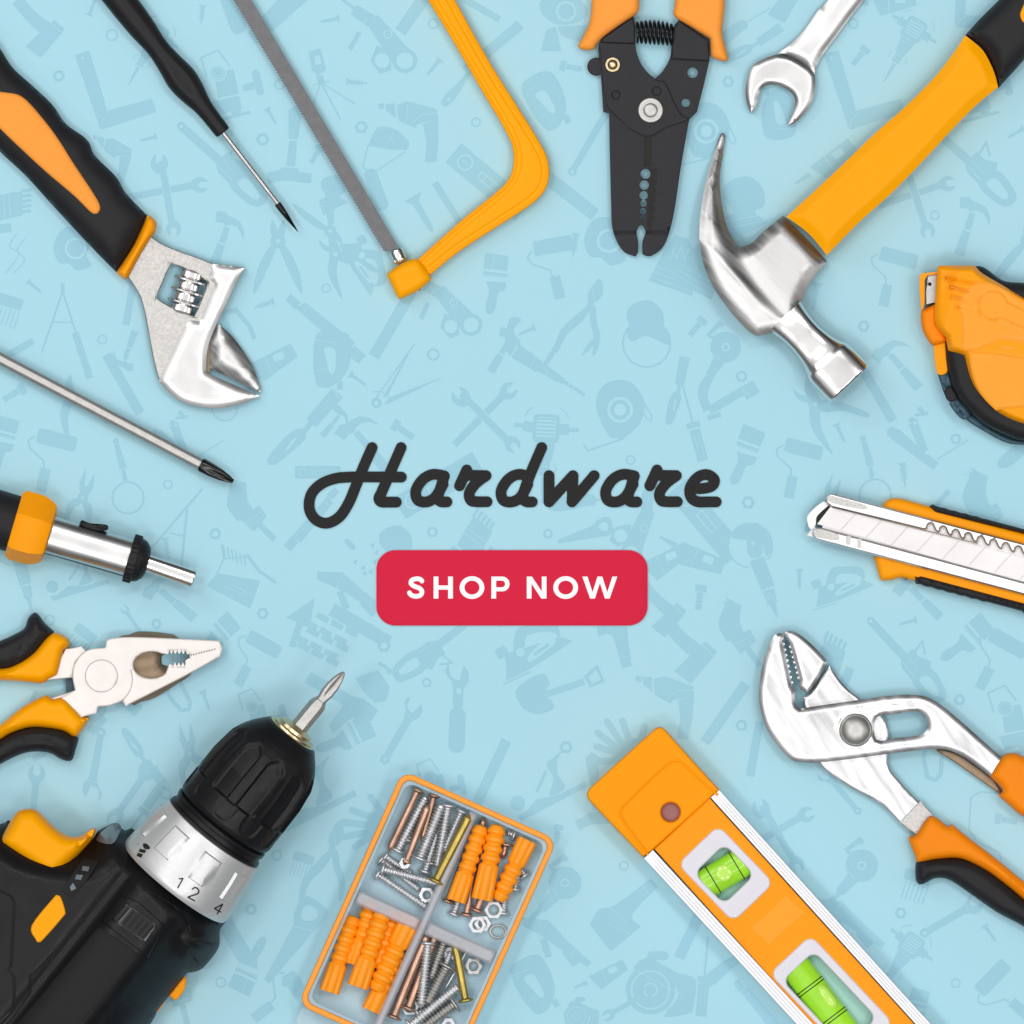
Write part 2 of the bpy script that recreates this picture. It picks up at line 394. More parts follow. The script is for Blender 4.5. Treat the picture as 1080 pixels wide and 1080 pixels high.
I['longdrill'] = add(quad((-34, -12), (-6, 0), 16, 13), sm([(-34, -20, 1), (-40, -34), (-34, -46), (-46, -44), (-46, -16), (-38, -6, 1)], 3), quad((-6, 0), (14, 8), 10, 8), quad((14, 8), (22, 11), 9, 5), quad((22, 11), (46, 21), 3.4), quad((-2, 0), (10, -30), 5))+cl([(-12, -10), (-16, 2)], 1)+cl([(4, 0), (1, 10)], 1)+[(-1, circ(28+5*i, 13+2.2*i, 1.2, 6)) for i in range(4)]
I['jack'] = add(rrect(0, -20, 28, 30, 5), quad((-34, -22), (-24, -22), 4), quad((-24, -22), (-14, -20), 11), quad((34, -20), (24, -20), 4), quad((24, -20), (14, -20), 11), [(-10, -4), (10, -4), (7, 14), (-7, 14)], quad((0, 14), (0, 30), 12, 10), quad((0, 32), (0, 60), 5, 1.5))+cut(rrect(0, -21, 20, 22, 3))+add(*[quad((-9, -30+4*i), (9, -30+4*i), 2) for i in range(6)])+cl([(-8, 0), (8, 0)], .8)+cl([(-6, 20), (6, 20)], 1)+cl([(-6, 25), (6, 25)], 1)+ln([(14, -42), (20, -38), (23, -32)], 1)+ln([(-14, -42), (-20, -38), (-23, -32)], 1)+ln([(-11, 18), (-13, 22), (-11, 27)], .9)+ln([(11, 18), (13, 22), (11, 27)], .9)
I['jigsaw'] = add(sm([(-22, -14), (-14, -26), (6, -33), (18, -20), (25, 4), (18, 24), (6, 30), (-2, 22), (-10, 12)], 4), quad((24, 14), (28, 22), 6))+cut(sm([(-8, -8), (0, -13), (6, -8), (14, 8), (10, 12), (0, 2)], 3))+cl([(-22, -10), (-2, -18)], 1)+[(-1, quad((-4+3*i, 18-i), (2+3*i, 10-i), .9)) for i in range(4)]
I['plane'] = add([(-26, 12), (-28, 0), (30, -18), (44, -14), (8, 10), (-14, 22), (-26, 28)], sm([(-18, 0), (-16, -24), (-4, -30), (20, -34), (28, -30), (30, -18), (20, -24), (-4, -20), (-8, -4)], 3), rrect(-31, -2, 12, 11, 2, -.5), quad((-29, 32), (0, 18), 1.4))+cut(sm([(-4, 4), (8, -10), (22, -18), (26, -12), (14, -2), (0, 8)], 3))+ring(-11, -2, 6, 1.2)+ln([(4, 0), (18, -10)], 3)
I['handplane'] = add(quad((-40, 28), (30, -8), 6), sm([(8, -4), (0, -18), (0, -34), (6, -44), (-4, -36), (-12, -28), (-4, -14), (-8, 4)], 3), [(-22, 8), (-34, 22), (8, 2)], quad((-22, 0), (-12, -22), 3), circ(-42, 12, 8, 12))
I['trowel'] = add([(-4, 2), (2, -34), (-34, -10), (-14, -4), (-12, 0)], quad((-16, -4), (-26, 26), 8))+sum([[ (1, rrect(12+18*c-8*(r % 2)+r*-6, -10+9*r+9*c, 16, 7, .5, .5))] for r in range(5) for c in range(3)], [])
I['shovel'] = add(sm([(-44, -4), (-28, -18), (-14, -22), (-8, -12, 1), (-14, 0), (-6, 6, 1), (-4, 14), (-20, 20), (-36, 14)], 4), quad((-14, 0), (28, -14), 7))+[(1, [(28, -20), (42, -32), (50, -14), (34, -8)]), (-1, [(33, -19), (41, -27), (46, -16), (36, -12)])]
I['brush'] = add([(-10, -30), (14, -23), (10, -8), (-14, -14)], quad((-2.5, -8), (-3.5, -4), 25), sm([(-14, 0, 1), (8, 4, 1), (4, 12), (-3, 14), (-8, 30), (-15, 35), (-18, 28), (-12, 12), (-12, 6)], 3))+cl([(-14, -12), (11, -5)], 1)+cl([(-15, -8), (10, -2)], .8)+cl([(-2, -27), (-5, -12)], .8)
I['roller'] = add(rrect(8, -14, 42, 16, 3, .25))+ln([(-15, -18), (-22, -14), (-21, -6), (-6, 8), (-6, 16)], 1.6)+add(quad((-4, 16), (-9, 40), 11))
I['scurly'] = add(*[sm([(-10+x, -40+abs(x), 1), (-6+x*.5, -30), (-12+x*.6, -10), (0+x, 8, 1), (3+x, 8, 1), (-6+x, -12), (0+x*.6, -30)], 3) for x in (-9, -5, -1, 3, 7, 11)], [(-6, 6), (16, -4), (22, 8), (6, 22)], quad((12, 14), (26, 34), 6))+cl([(-2, 12), (18, 2)], 1)+cl([(2, 18), (20, 6)], .8)
I['mag'] = ring(0, 14, 17.5, 1.8)+add(quad((-3, -4), (-5, -16), 5, 3.5), quad((-5, -17), (-12, -42), 8, 5), quad((-12, -43), (-14, -48), 6))
I['level'] = add(rrect(0, 0, 96, 26, 1))+cut(circ(-32, 0, 9, 14), rrect(0, 0, 26, 9, 2))+add(circ(-32, 0, 7, 12), rrect(0, 0, 23, 6, 2))+cl([(-37, 0), (-27, 0)], 1)+cl([(-5, -3), (-5, 3)], .8)+cl([(5, -3), (5, 3)], .8)
I['bar'] = add(rrect(0, 0, 70, 14, 1))+cl([(26, -7), (26, 7)], .8)
I['plank'] = add(rrect(0, 0, 84, 12, .5))
I['tape'] = add(sm([(-24, -6), (-16, -26), (8, -31), (26, -12), (24, 12), (8, 30, 1), (-6, 30, 1), (-16, 16)], 4))+cut(circ(2, 0, 14, 18))+add(circ(2, 0, 10.5, 16))+cut(circ(2, 0, 6.5, 12))+ln([(8, 30), (-28, 46), (-33, 40)], 1.6)+ln([(8, -24), (14, -27), (36, 4), (36, 9), (32, 8), (8, -21)], 1.2)
I['divider'] = add(circ(-28, 20, 5.5))+ln([(-28, 14), (12, -42)], 1.2)+add([(-21, 14), (10, -40), (-16, 12)], [(-20, 22), (-14, 14), (44, -8), (-14, 20)])+cut(circ(-28, 20, 2.4, 8))+ln([(-32, 8), (-22, 8), (-13, 16)], 1)
I['compass'] = ln([(0, -34), (-24, 36)], 2)+ln([(0, -34), (22, 34)], 2)+ln([(-12, 2), (12, 2)], 1.4)+add(quad((0, -44), (0, -32), 4))
I['mask'] = ring(0, 0, 26, 1.6)+add(sm([(-20, -16), (-2, -28), (20, -16), (24, 2), (0, -8), (-16, -2)], 4))+ln([(-2, -20), (10, -10)], .1)
I['visor'] = add(sm([(-4, -26), (14, -22), (27, -8), (24, 0, 1), (6, -2), (-16, -8, 1)], 4))+ln([(-16, -8), (-24, 14), (-14, 22), (4, 12), (22, 2)], 1.3)+cl([(4, -18), (12, -8)], .8)+cl([(12, -19), (4, -8)], .8)
I['gasmask'] = add(sm([(-14, -22), (6, -24), (20, -8), (14, 8), (20, 20), (4, 26), (-6, 18), (-18, 16), (-24, -2)], 4))+cut(circ(2, 0, 13, 16))+add(circ(2, 0, 10, 14))
I['saw'] = add([(-28, 52), (-33, 48), (-2, -10), (20, -4)])+[(1, sm([(-2, -10), (2, -32), (12, -40), (28, -30), (34, -22), (20, -4)], 2)), (-1, sm([(6, -16), (8, -28), (16, -30), (24, -22), (18, -14)], 2))]+cl([(-2, -8), (20, -2)], 1)
I['screwdriver'] = ln([(0, -52), (0, -10)], 1.8)+add(quad((0, -10), (0, -4), 14), quad((0, -2), (0, 32), 11))+cl([(-2, 2), (-2, 28)], .8)+cl([(2.5, 2), (2.5, 28)], .8)
I['awl'] = ln([(38, -26), (8, -8)], 1.3)+add(sm([(8, -12), (-4, -8), (-24, 8), (-32, 18), (-28, 24), (-16, 20), (4, 2), (12, -4)], 3))
I['file'] = add(quad((40, -40), (12, -8), 15, 13), quad((12, -8), (2, 4), 5, 6), sm([(2, -2), (-12, 4), (-30, 24), (-34, 34), (-26, 36), (-8, 22), (6, 8)], 3))+cl([(34, -44), (42, -34)], 1)+cut(sm([(-8, 10), (-2, 6), (-10, 18), (-16, 22)], 2))
I['putty'] = add(sm([(12, -20, 1), (17, -16, 1), (4, 6), (-8, 18), (-16, 16), (-14, 6)], 3), [(12, -20), (40, -60), (46, -55), (17, -16)])+cut(circ(-6, 9, 2.6, 8))
I['grinder'] = ring(-6, -26, 23, 1.3)+[(1, sm([(-24, -36), (-8, -48), (12, -40), (16, -24), (8, -12, 1), (-6, -30)], 4)), (-1, quad((-4, -28), (6, 20), 19)), (1, rrect(-2, -24, 15, 22, 7)), (1, quad((-1, -12), (8, 18), 15, 14)), (1, quad((8, 20), (11, 34), 12, 10)), (1, quad((11, 34), (15, 48), 6, 2))]+cut(circ(-3, -28, 2, 8))+[(-1, quad((3+2.6*i, 22), (6+2.6*i, 33), .8)) for i in range(4)]
I['cutsaw'] = add(circ(6, 0, 17, 22), quad((-2, 8), (-22, 24), 14, 9), quad((-22, 24), (-34, 32), 5), rrect(2, -22, 22, 8, 2, -.5))+cut(circ(6, 0, 5, 12), quad((-4, -17), (9, -22), 3))+add(circ(6, 0, 3, 8))+cl([(-12, -2), (-4, 12)], 1)
I['circsaw'] = add(circ(-4, 4, 26, 30), sm([(-22, -16), (-8, -30), (24, -14), (44, -6), (40, 28, 1), (10, 32), (26, 8), (2, -22)], 3), rrect(4, -32, 22, 9, 4))+cut(circ(-4, 4, 21, 24))+add(circ(-4, 4, 19, 24))+cut(circ(-4, 4, 8, 14))+add(circ(-4, 4, 6, 12))+cl([(-22, -18), (30, 10)], 1)
I['sander'] = add(sm([(-38, 10, 1), (-28, -6), (-12, -10), (26, -38, 1), (34, -30, 1), (6, 0), (16, 12, 1), (-16, 38, 1)], 3))+cl([(-20, 8), (4, 20)], 1)+cl([(-16, -8), (2, 10)], 1)+cl([(18, -30), (24, -22)], 1)
I['polisher'] = add(sm([(-16, -18), (6, -26), (22, -14), (24, 4), (14, 12), (28, 22, 1), (-14, 44, 1), (-22, 20), (-8, 12), (-18, -2)], 4))+cl([(-18, 22), (24, 14)], 1)+cl([(-20, 30), (26, 20)], 1)
I['clamp'] = add(sm([(-30, 22, 1), (-36, 0), (-28, -16), (-20, -14), (-26, 2), (-22, 18, 1)], 4), quad((-24, 20), (24, -8), 9), quad((14, 6), (28, -2), 6), quad((-26, 28), (-12, 24), 5))+cl([(10, -2), (18, 4)], 1)
I['multi'] = add(circ(-26, -14, 5.5), quad((-24, -13), (20, 22), 13, 9), quad((-4, -24), (8, 6), 10, 8), quad((-8, -28), (0, -24), 6), quad((2, -40), (8, -32), 5), quad((-2, -32), (12, -34), 3))+ln([(22, 14), (54, -6)], 1.3)+cut(circ(10, 8, 2, 8), circ(-2, -24, 2, 8))
I['clipper'] = add([(-12, 20), (-6, -14), (18, -6), (14, 28)], *[quad((-6+5.2*i, -14+1.6*i), (-4+5.2*i, -24+2*i), 3) for i in range(5)], quad((26, 10), (20, 36), 9), quad((-16, 24), (4, 32), 5))+cl([(-8, 0), (16, 7)], 1)+cl([(-9, 6), (15, 13)], 1)
I['glove'] = add(sm([(-14, -4), (10, -12), (18, 4), (12, 22, 1), (-12, 22, 1)], 4), *[quad(a, b, 7) for a, b in (((-10, 0), (-30, -10)), ((-8, -4), (-26, -24)), ((-2, -6), (-14, -34)), ((6, -6), (2, -32)), ((14, 0), (24, -22)), ((-12, 8), (-32, 6)))], *[circ(x, y, 3.5, 8) for x, y in ((-30, -10), (-26, -24), (-14, -34), (2, -32), (24, -22), (-32, 6))])
I['gloves'] = add([(-18, 14), (0, -20), (34, -8), (28, 30)], [(0, -20), (10, -34), (24, -30), (34, -8)])+[(-1, quad((-16+2*i, 10-6*i), (28+1.5*i, 26-6*i), .9)) for i in range(3)]+cl([(6, -8), (8, -20), (12, -10), (16, -22), (20, -8), (24, -20), (28, -6)], 1.2)
I['spring'] = ln([(-10, 18), (-8, -12), (-2, -20), (8, -16), (12, 6), (10, 18)], 5)+cl([(-10, 14), (-8, -12), (0, -18)], .8)
I['comb'] = add(rrect(0, 0, 28, 12, 2, .3), *[quad((-12+4.5*i, 4+1.4*i), (-18+4.5*i, 22+1.4*i), 1.1) for i in range(6)])
I['notch'] = add([(-16, 2), (30, 6), (22, 36), (-26, 16)], *[quad((-12+4.5*i, -28+1.6*i), (-9+4.5*i, -16+1.6*i), 1.5) for i in range(6)])+ln([(-14, -28), (-10, -14), (-16, 2)], 1.4)+ln([(14, -20), (28, -4), (46, 6)], 3)+ln([(-10, -14), (14, -18)], 1.4)+cut(quad((-6, 14), (16, 20), 5))+add(quad((-5, 14), (15, 20), 3))
I['dividers2'] = ln([(28, -44), (-32, 26)], 2)+ln([(12, -22), (6, 40)], 2.5)+ln([(-6, 2), (10, 6)], 1.2)
I['wavy'] = ln(smo([(4, -22), (-4, -8), (6, 0), (-8, 20)], 4), 1)+ln(smo([(12, -16), (4, -4), (12, 6), (0, 20)], 4), 1)
I['vise'] = add([(-10, -20), (14, -28), (26, -10), (22, 4), (10, 6), (-2, -6)], [(-18, -2), (-2, 2), (14, 14), (6, 26), (-14, 22), (-34, 38), (-38, 30), (-24, 10)], quad((14, -36), (30, -26), 3), quad((20, -34), (26, -24), 3))+cl([(-12, -12), (8, 4)], 1)
I['tube'] = add([(-28, -20), (-18, -26), (34, 16), (26, 28)], quad((-26, -22), (-36, -32), 10, 8), quad((30, 24), (42, 34), 12))+cl([(-14, -22), (-22, -12)], 1)+cl([(20, 6), (12, 18)], 1)
I['gun'] = add([(-44, -8), (-18, -14), (10, 0), (40, 12), (38, 18), (4, 10), (-16, 4), (-42, 0)], quad((10, 10), (26, 20), 8), quad((-16, 6), (-4, 22), 7))+cl([(-18, -12), (-20, 4)], 1)+cl([(20, 4), (18, 12)], 1)
I['ringhook'] = ln([(0, -30), (-10, -24), (-12, 10), (-4, 22), (20, 34), (22, 42)], 1.4)+ln([(0, -30), (40, -26)], 1.4)
I['handle'] = add(rrect(0, 0, 17, 58, 8))
I['cone'] = add([(-10, 40), (8, -44), (34, -40), (4, 46)])+cl([(-6, 22), (6, 26)], 1)
I['burst'] = add(*[[(x, y), (x+5, y-3), (x+4, y+3)] for x, y in ((-8, 8), (0, 14), (8, 18), (12, 8), (14, -2), (10, -10), (2, 20), (16, 14))])+ln([(-14, -14), (-8, -8)], 6)
I['goggles'] = add(sm([(-24, -8), (6, -14), (24, 0), (18, 14), (-6, 18), (-22, 8)], 3))+cut(circ(2, 4, 11, 14))+add(circ(2, 4, 8.5, 12))
I['helmet'] = add([(-27, 14), (-22, -8), (-12, -12), (-6, 14)], [(-10, -12), (22, -14), (14, 4), (-6, -2)])
I['caulk'] = add([(-24, 4), (16, -26), (26, -14), (-4, 18)], quad((-24, 12), (-40, 22), 6, 2))+cut(rrect(6, -10, 12, 8, 2, -.6))+cl([(-8, -6), (2, 8)], 1)
PL = '''axe 47 42 0 1;nut 118 37 0 1;hex 62 80 0 .9;woodscrew 213 15 5 .8;screw 97 8 200 .9;jack 158 50 30 .75;square 120 91 0 1;router 238 85 0 1;handle 244 8 -20 1;cone 290 5 30 1
nut 295 89 0 .9;hex 277 147 0 1;screw 286 122 -30 .9;tripod 333 82 0 1;screw 157 146 75 .85;drill 122 160 15 .7;chainsaw 244 176 0 1;cross 173 195 0 1;hammerbig 308 160 5 .95;bolt 333 163 30 .8
hammer 235 252 20 .95;nipper 293 262 0 1;gasmask 78 262 0 .9;wavy 14 268 0 1;clipper 12 212 70 1;screw 36 302 -50 .9;comb 10 318 0 1;compass 66 338 0 .9;nut 108 358 0 .8;woodscrew 279 321 70 .9;plank 137 318 100 .6
nut 344 304 0 .8;tube 340 345 0 1;spring 250 345 -30 1;pruner 355 270 10 .8;hdrill 399 42 0 1;screw 348 21 80 1;woodscrew 376 87 -85 .9;drill 438 125 0 1;screw 458 70 40 1;nut 457 25 0 .9;visor 405 160 -5 1;hex 381 134 0 1
putty 478 98 0 .75;plank 520 50 -40 .9;bar 440 8 -55 .9;plank 505 8 30 .6;nut 502 129 0 .8;level 515 192 40 1;bar 600 205 38 1;jigsaw 572 108 0 1;goggles 595 8 0 1;helmet 598 40 0 1;bolt 602 71 -80 .9;hookwrench 633 130 30 .95;screw 445 225 -30 2;plank 472 214 58 .6
plane 380 278 90 .8;brush 526 295 -8 1;roller 582 275 -25 1;woodscrew 606 258 8 1;gasmask 640 254 0 1;diag 612 330 0 1.05;polisher 678 340 0 .9;gloves 702 282 0 1;hdrill 470 325 -5 .9;plank 415 340 -60 1;screw 556 349 65 .9;hammer 530 370 30 .8;woodscrew 392 210 -75 .9;handle 397 200 -20 .8;nipper 345 238 150 .8;polisher 350 200 0 .6
tape 743 138 10 .95;hook 0 0 0 0;awl 778 32 0 .9;file 790 48 15 .7;hex 768 86 0 .9;nut 900 25 0 .85;jack 956 45 30 .8;bolt 907 59 40 .9;square 910 91 0 1;jigsaw 825 120 200 .9;polisher 782 212 0 1;caulk 878 172 0 1;cross 962 199 -8 1;hammer 1021 238 18 1
chainsaw 1034 176 0 1;nut 986 227 0 .8;roller 940 285 0 .95;hex 911 344 0 .9;bolt 735 345 40 .9;cutsaw 760 368 -20 .95;screw 1072 140 60 .9;nipper 1082 262 15 1;gloves 728 282 10 1;axe 828 5 -10 1;router 1028 85 0 1;screw 860 312 10 1.4;caulk 940 5 30 .9;square 1030 -2 20 .8
plank 130 405 60 .85;hammer 135 370 200 .7;caulk 286 385 10 1;ringwrench 0 0 0 0;mag 247 425 60 .8;jigsaw 345 378 30 1;file 316 454 0 1;hammer 352 445 40 .6;pruner 75 422 20 .8;roller 52 478 0 1;brush 8 465 0 .9;mag 135 511 0 1;multi 187 470 0 .9;needlepl 87 525 15 .9;nut 177 511 0 .8
dividers2 185 560 0 1;scurly 258 540 -10 1;hex 227 563 0 .9;notch 245 604 5 1;hex 277 647 0 .9;trowel 330 660 0 .85;grinder 20 600 0 .9;handplane 90 615 10 .8;hammer 180 632 -50 1;brush 232 672 35 .9;roller 268 690 15 .9;hex 165 658 0 .8;nut 52 654 0 .9;comb 90 668 20 .9;hookwrench 140 655 -35 .5;level 335 498 0 .5
tube 330 545 90 .8;woodscrew 176 578 -10 .9;plank 13 372 -30 .6;bolt 15 415 60 1;plank 87 375 72 .6
divider 425 405 0 1;screw 377 400 -55 1;nut 457 374 0 1;cross 504 435 -35 1.05;bolt 425 454 -55 1;hammer 385 468 -38 1.1;level 463 512 -30 1;jack 575 472 3 1;longdrill 575 388 10 1;mask 682 362 0 1;tape 652 432 5 1;woodscrew 622 365 40 1;file 712 415 -30 .7;nut 665 485 0 .8
ringsmall 578 563 0 1;ringsmall 456 561 0 1.1;clipper 500 560 20 1;polisher 415 575 0 .8;hdrill 670 552 60 .9;awl 615 530 30 1;burst 380 585 0 1;gun 375 622 15 1;bar 380 660 30 1;chainsaw 455 690 100 .9;plane 560 690 0 1;sander 648 665 120 .9;axe 705 655 0 .9;caulk 700 595 10 1;saw 622 560 40 .6;hex 405 681 0 1
clamp 772 413 0 1;ringsmall 782 397 0 1.2;pruner 862 428 0 .95;hammer 948 385 -40 1;plank 925 415 60 .8;screw 886 456 -25 1;screwdriver 733 455 -15 1;brush 791 478 6 1;roller 840 487 0 .95;hex 789 530 0 1;level 745 550 50 1;grinder 800 602 -5 1.05;mag 923 508 0 1;multi 967 470 0 1;ringsmall 1008 463 0 1.1;scurly 1034 535 0 1.1
awl 1084 470 0 1;woodscrew 953 500 -8 1;caulk 735 590 60 1;bolt 738 630 8 1;axe 733 700 0 1.1;scurly 775 668 0 1;plane 885 622 10 .8;screw 843 610 0 1;hammer 970 630 -45 .95;chainsaw 965 700 5 .95;screw 958 656 75 .9;brush 1025 676 35 1;roller 1052 690 15 1;clipper 873 690 10 1;needlepl 872 530 20 .9;plank 990 530 -50 .4
vise 385 735 0 1;adjwrench 425 768 30 1;adjbig 483 740 2 1;ringsmall 450 720 0 1;shovel 588 733 0 1;hex 597 788 0 1;plank 518 815 -65 .9;handplane 588 835 0 1;router 460 826 0 .8;gloves 0 0 0 0;glove 660 792 -10 1;hammerbig 628 840 -5 .9;cutsaw 590 932 -8 1;nut 658 913 0 .8;sander 660 965 0 1;drill 708 732 5 1;gun 590 990 20 1;glove 398 872 -60 1;bolt 588 880 10 .8;screwdriver 742 1040 5 1
plank 765 752 -55 .9;cross 815 872 -20 1;cutsaw 903 914 -10 1;adjwrench 885 832 -40 .8;hex 782 765 0 .9;hex 950 963 0 .9;hex 1012 738 0 .9;router 1068 755 0 1;ringhook 1034 865 0 1;bolt 1061 865 -80 .9;adjwrench 1008 965 60 1;screw 1044 984 -35 1;jack 952 1010 35 .8;nut 1008 1037 0 .8;brush 970 1065 0 .8;roller 1055 1045 -60 1;caulk 0 0 0 0;awl 768 1020 0 .9;tube 800 1065 10 .8;comb 968 925 0 1;plank 796 790 100 .7;gun 900 970 20 1;circsaw 690 1040 0 1
spring 985 805 180 .9;screwdriver 0 0 0 0;bar 728 985 -65 .8;grinder 865 760 40 .7
screw 217 738 -20 1;router 272 752 0 .8;needlepl 200 795 -10 1;adjwrench 100 810 190 1;wrench 138 838 35 1.1;screwdriver 155 850 215 .9;wrench 36 845 5 1;nut 175 837 0 .9;handplane 342 845 0 1.1;diag 340 905 -5 1.1;saw 312 985 0 1;hex 292 902 0 0;nut 292 902 0 .9;hex 265 959 0 .9;nut 233 1036 0 .9;brush 258 1020 190 1;roller 300 1050 40 1;handle 247 990 -30 1;bolt 308 1038 -70 .8;ring 0 0 0 0;file 150 795 100 .7;spring 190 735 150 .8
scurly 185 1040 20 1;bar 352 730 30 .9;brush 370 780 50 1;jigsaw 560 1040 0 1;circsaw 610 1070 0 .5;caulk 640 1030 10 .8;plank 1000 1000 30 .1;wrench 660 1060 60 .8;mag 20 770 40 .9;roller 120 745 30 .9;bolt 45 795 60 .9;comb 320 905 0 .8;cutsaw 580 960 0 .1'''
def place(ic, x, y, a, k):
    a = math.radians(a); c, s = cos(a)*k, sin(a)*k
    return [(sg, [(x+p[0]*c-p[1]*s, y+p[0]*s+p[1]*c) for p in poly]) for sg, poly in ic]
VV, FF = [], []
spots = []
for t in PL.replace('\n', ';').split(';'):
    nm, x, y, a, k = t.split()
    if nm in I and float(k) > .15: spots.append((nm, float(x), float(y), float(a), float(k)))
names = [n for n in I if n not in ('plank', 'bar', 'handle', 'burst', 'wavy')]
rb = random.Random(7)
for gy in range(-260, 1360, 82):          # the print goes on past the picture
    for gx in range(-260, 1360, 82):
        if -60 < gx < 1140 and -60 < gy < 1140: continue
        spots.append((rb.choice(names), gx+rb.uniform(-10, 10), gy+rb.uniform(-10, 10), rb.uniform(-60, 60), .8))
pcs = []
for nm, x, y, a, k in spots: pcs += place(I[nm], x, y, a, k)
pv, pf = flat(pcs, .35)
bv = [(-900, -900, 0), (1980, -900, 0), (1980, 1980, 0), (-900, 1980, 0), (-900, -900, -20), (1980, -900, -20), (1980, 1980, -20), (-900, 1980, -20)]
bf = [(3, 2, 1, 0), (4, 5, 6, 7), (0, 1, 5, 4), (1, 2, 6, 5), (2, 3, 7, 6), (3, 0, 4, 7)]
V_, F_ = join((bv, bf), (pv, pf))
bd = mesh('ground', (V_, F_), [M['board'], M['print']], smooth=0, fix=False)
for p in bd.data.polygons: p.material_index = 0 if p.index < 6 else 1
tag(bd, 'pale blue backdrop printed with darker blue tool silhouettes', 'backdrop', kind='structure')
# faces of the print must look up
import bmesh
bm = bmesh.new(); bm.from_mesh(bd.data)
for fc in bm.faces:
    if fc.material_index == 1 and fc.normal.z < 0: fc.normal_flip()
bm.to_mesh(bd.data); bm.free()

# ------------------------------------------------------------------ lettering and button
M['ink'] = mat('charcoal_lettering', (48, 47, 47), .7, spec=.05)
M['red'] = mat('red_card', (215, 38, 68), .6, spec=.08)
M['white'] = mat('white_lettering', (252, 250, 250), .6, spec=.2)
def px3(pts, dx=0): return [(360+(x+dx)/3, 360+y/3) for x, y in pts]
def px2(pts): return [(300+x/2.25, 440+y/2.25) for x, y in pts]
WID = 11.4
strokes = []
strokes.append(smo([(392.5, 472), (384, 491), (375.5, 512), (368, 530), (358, 545), (345, 551.8), (333, 548), (326.3, 537), (328, 522), (338, 511), (353, 504.8), (368, 503.2), (385, 503)], 6))
strokes.append([(385, 503), (423.3, 503.2)])
strokes.append(smo([(423, 472), (413, 495), (403, 518), (399.6, 525.5), (402, 529.3), (408, 529.6)], 5)); strokes.append([(408, 529.6), (418, 529.6)])
def a_(dx): return [smo(px3([(326, 426), (290, 421), (258, 437), (236, 472), (242, 502), (270, 508), (298, 492), (322, 452)], dx), 6), smo(px3([(326, 426), (312, 470), (305, 494), (314, 507), (334, 508)], dx), 5)]
def r_(dx): return [px3([(374, 457), (397, 407)], dx), px3([(392, 424), (458, 425)], dx), smo(px3([(458, 425), (425, 450), (405, 480), (410, 503), (430, 507.5), (461, 507.5)], dx), 5)]
strokes += a_(0)+r_(0)
strokes += [smo(px3([(594, 428), (560, 421), (528, 437), (506, 472), (512, 502), (540, 508), (568, 492), (590, 452)]), 6), smo(px3([(634, 336), (600, 415), (577, 478), (574, 498), (586, 507.5), (604, 508)]), 5)]
strokes += [px3([(657, 425), (657, 508)]), px3([(657, 508), (733, 425)]), px3([(733, 425), (730, 508)]), px3([(730, 508), (800, 425)])]
strokes += a_(601)+r_(602)
strokes += [smo([(720+x/3, 360+y/3) for x, y in [(30, 464), (60, 466), (92, 458), (100, 438), (78, 422), (48, 430), (24, 462), (26, 492), (46, 507), (80, 508), (106, 508)]], 6)]
pcs = []
for s_ in strokes: pcs += add(*stroke(s_, WID, n=20))
tag(mesh('word_lettering', solid(pcs, .4, 2.2), M['ink'], (540, 510, 0), smooth=0), 'large charcoal script lettering reading Hardware above the red button', 'lettering')
tb = Thing('button_sign', 'rounded red button sign with white words SHOP NOW', 'sign', 540, 620)
tb.part('panel', relief(rrect(540, 620, 286, 79.5, 20, n=8), z0=.4, z1=3, r=.6, step=12, prof='lin'), M['red'])
def txt_pieces():
    w = 5.2; t, b = 608.1, 631.3; m = (t+b)/2; o = []
    S_ = smo([(445.3, 613.2), (443, 610.9), (438.6, 610.5), (434.2, 612.2), (433.6, 615.6), (437, 618.3), (442, 620.2), (445, 623.5), (443.6, 627.6), (438.6, 629), (433.8, 627.6), (431.6, 624.8)], 5)
    o += add(*stroke(S_, w-.3, caps=False, n=12))
    o += [bx(457.3, t, 462.4, b), bx(472.6, t, 477.7, b), bx(460, m-2.2, 475, m+2.2)]
    for cx in (497.8, 596.6):
        o += [(1, circ(cx, m, 13.1, 40, 12)), (-1, circ(cx, m, 7.9, 36, 7.3))]
    o += [(1, rrect(528.5, 615.9, 18, 15.6, 7.7)), (-1, rrect(528, 615.9, 9.4, 6.9, 3.4)), bx(518.2, t, 528, 612.4), (1, [(518.2, 619.4), (528, 619.4), (528, 623.7), (518.2, 623.7)]), bx(518.2, t, 523.3, b), (-1, [(523.3, 612.4), (528, 612.4), (528, 619.4), (523.3, 619.4)])]
    o += [bx(555.6, t, 560.6, b), bx(571.4, t, 576.4, b), (1, [(555.6, t), (561, t), (576.4, b), (571, b)])]
    W_ = [(614.2, t), (619.6, t), (625, 624.5), (630.2, t), (635.2, t), (640.5, 624.5), (645.9, t), (651, t), (643, b), (638, b), (632.7, 615), (627.4, b), (622.4, b)]
    o += [(1, W_)]
    return o
tb.part('lettering', solid(txt_pieces(), 2.9, 3.6), M['white'], smooth=0)
def T(x0, y0, s): return lambda pts: [(x0+p[0]/s, y0+p[1]/s, *p[2:]) for p in pts]
def off(pts, d):
    q = np.array([p[:2] for p in pts], float); n = np.roll(q, -1, 0)-np.roll(q, 1, 0); l = np.hypot(*n.T)[:, None]; l[l == 0] = 1
    n = np.stack([-n[:, 1], n[:, 0]], 1)/l
    a = .5*np.sum(q[:, 0]*np.roll(q[:, 1], -1)-np.roll(q[:, 0], -1)*q[:, 1])
    return [tuple(v) for v in (q+n*d*(1 if a > 0 else -1)).tolist()]       # positive d goes inwards
def sst(x, a, b):
    t = np.clip((x-a)/(b-a), 0, 1); return t*t*(3-2*t)
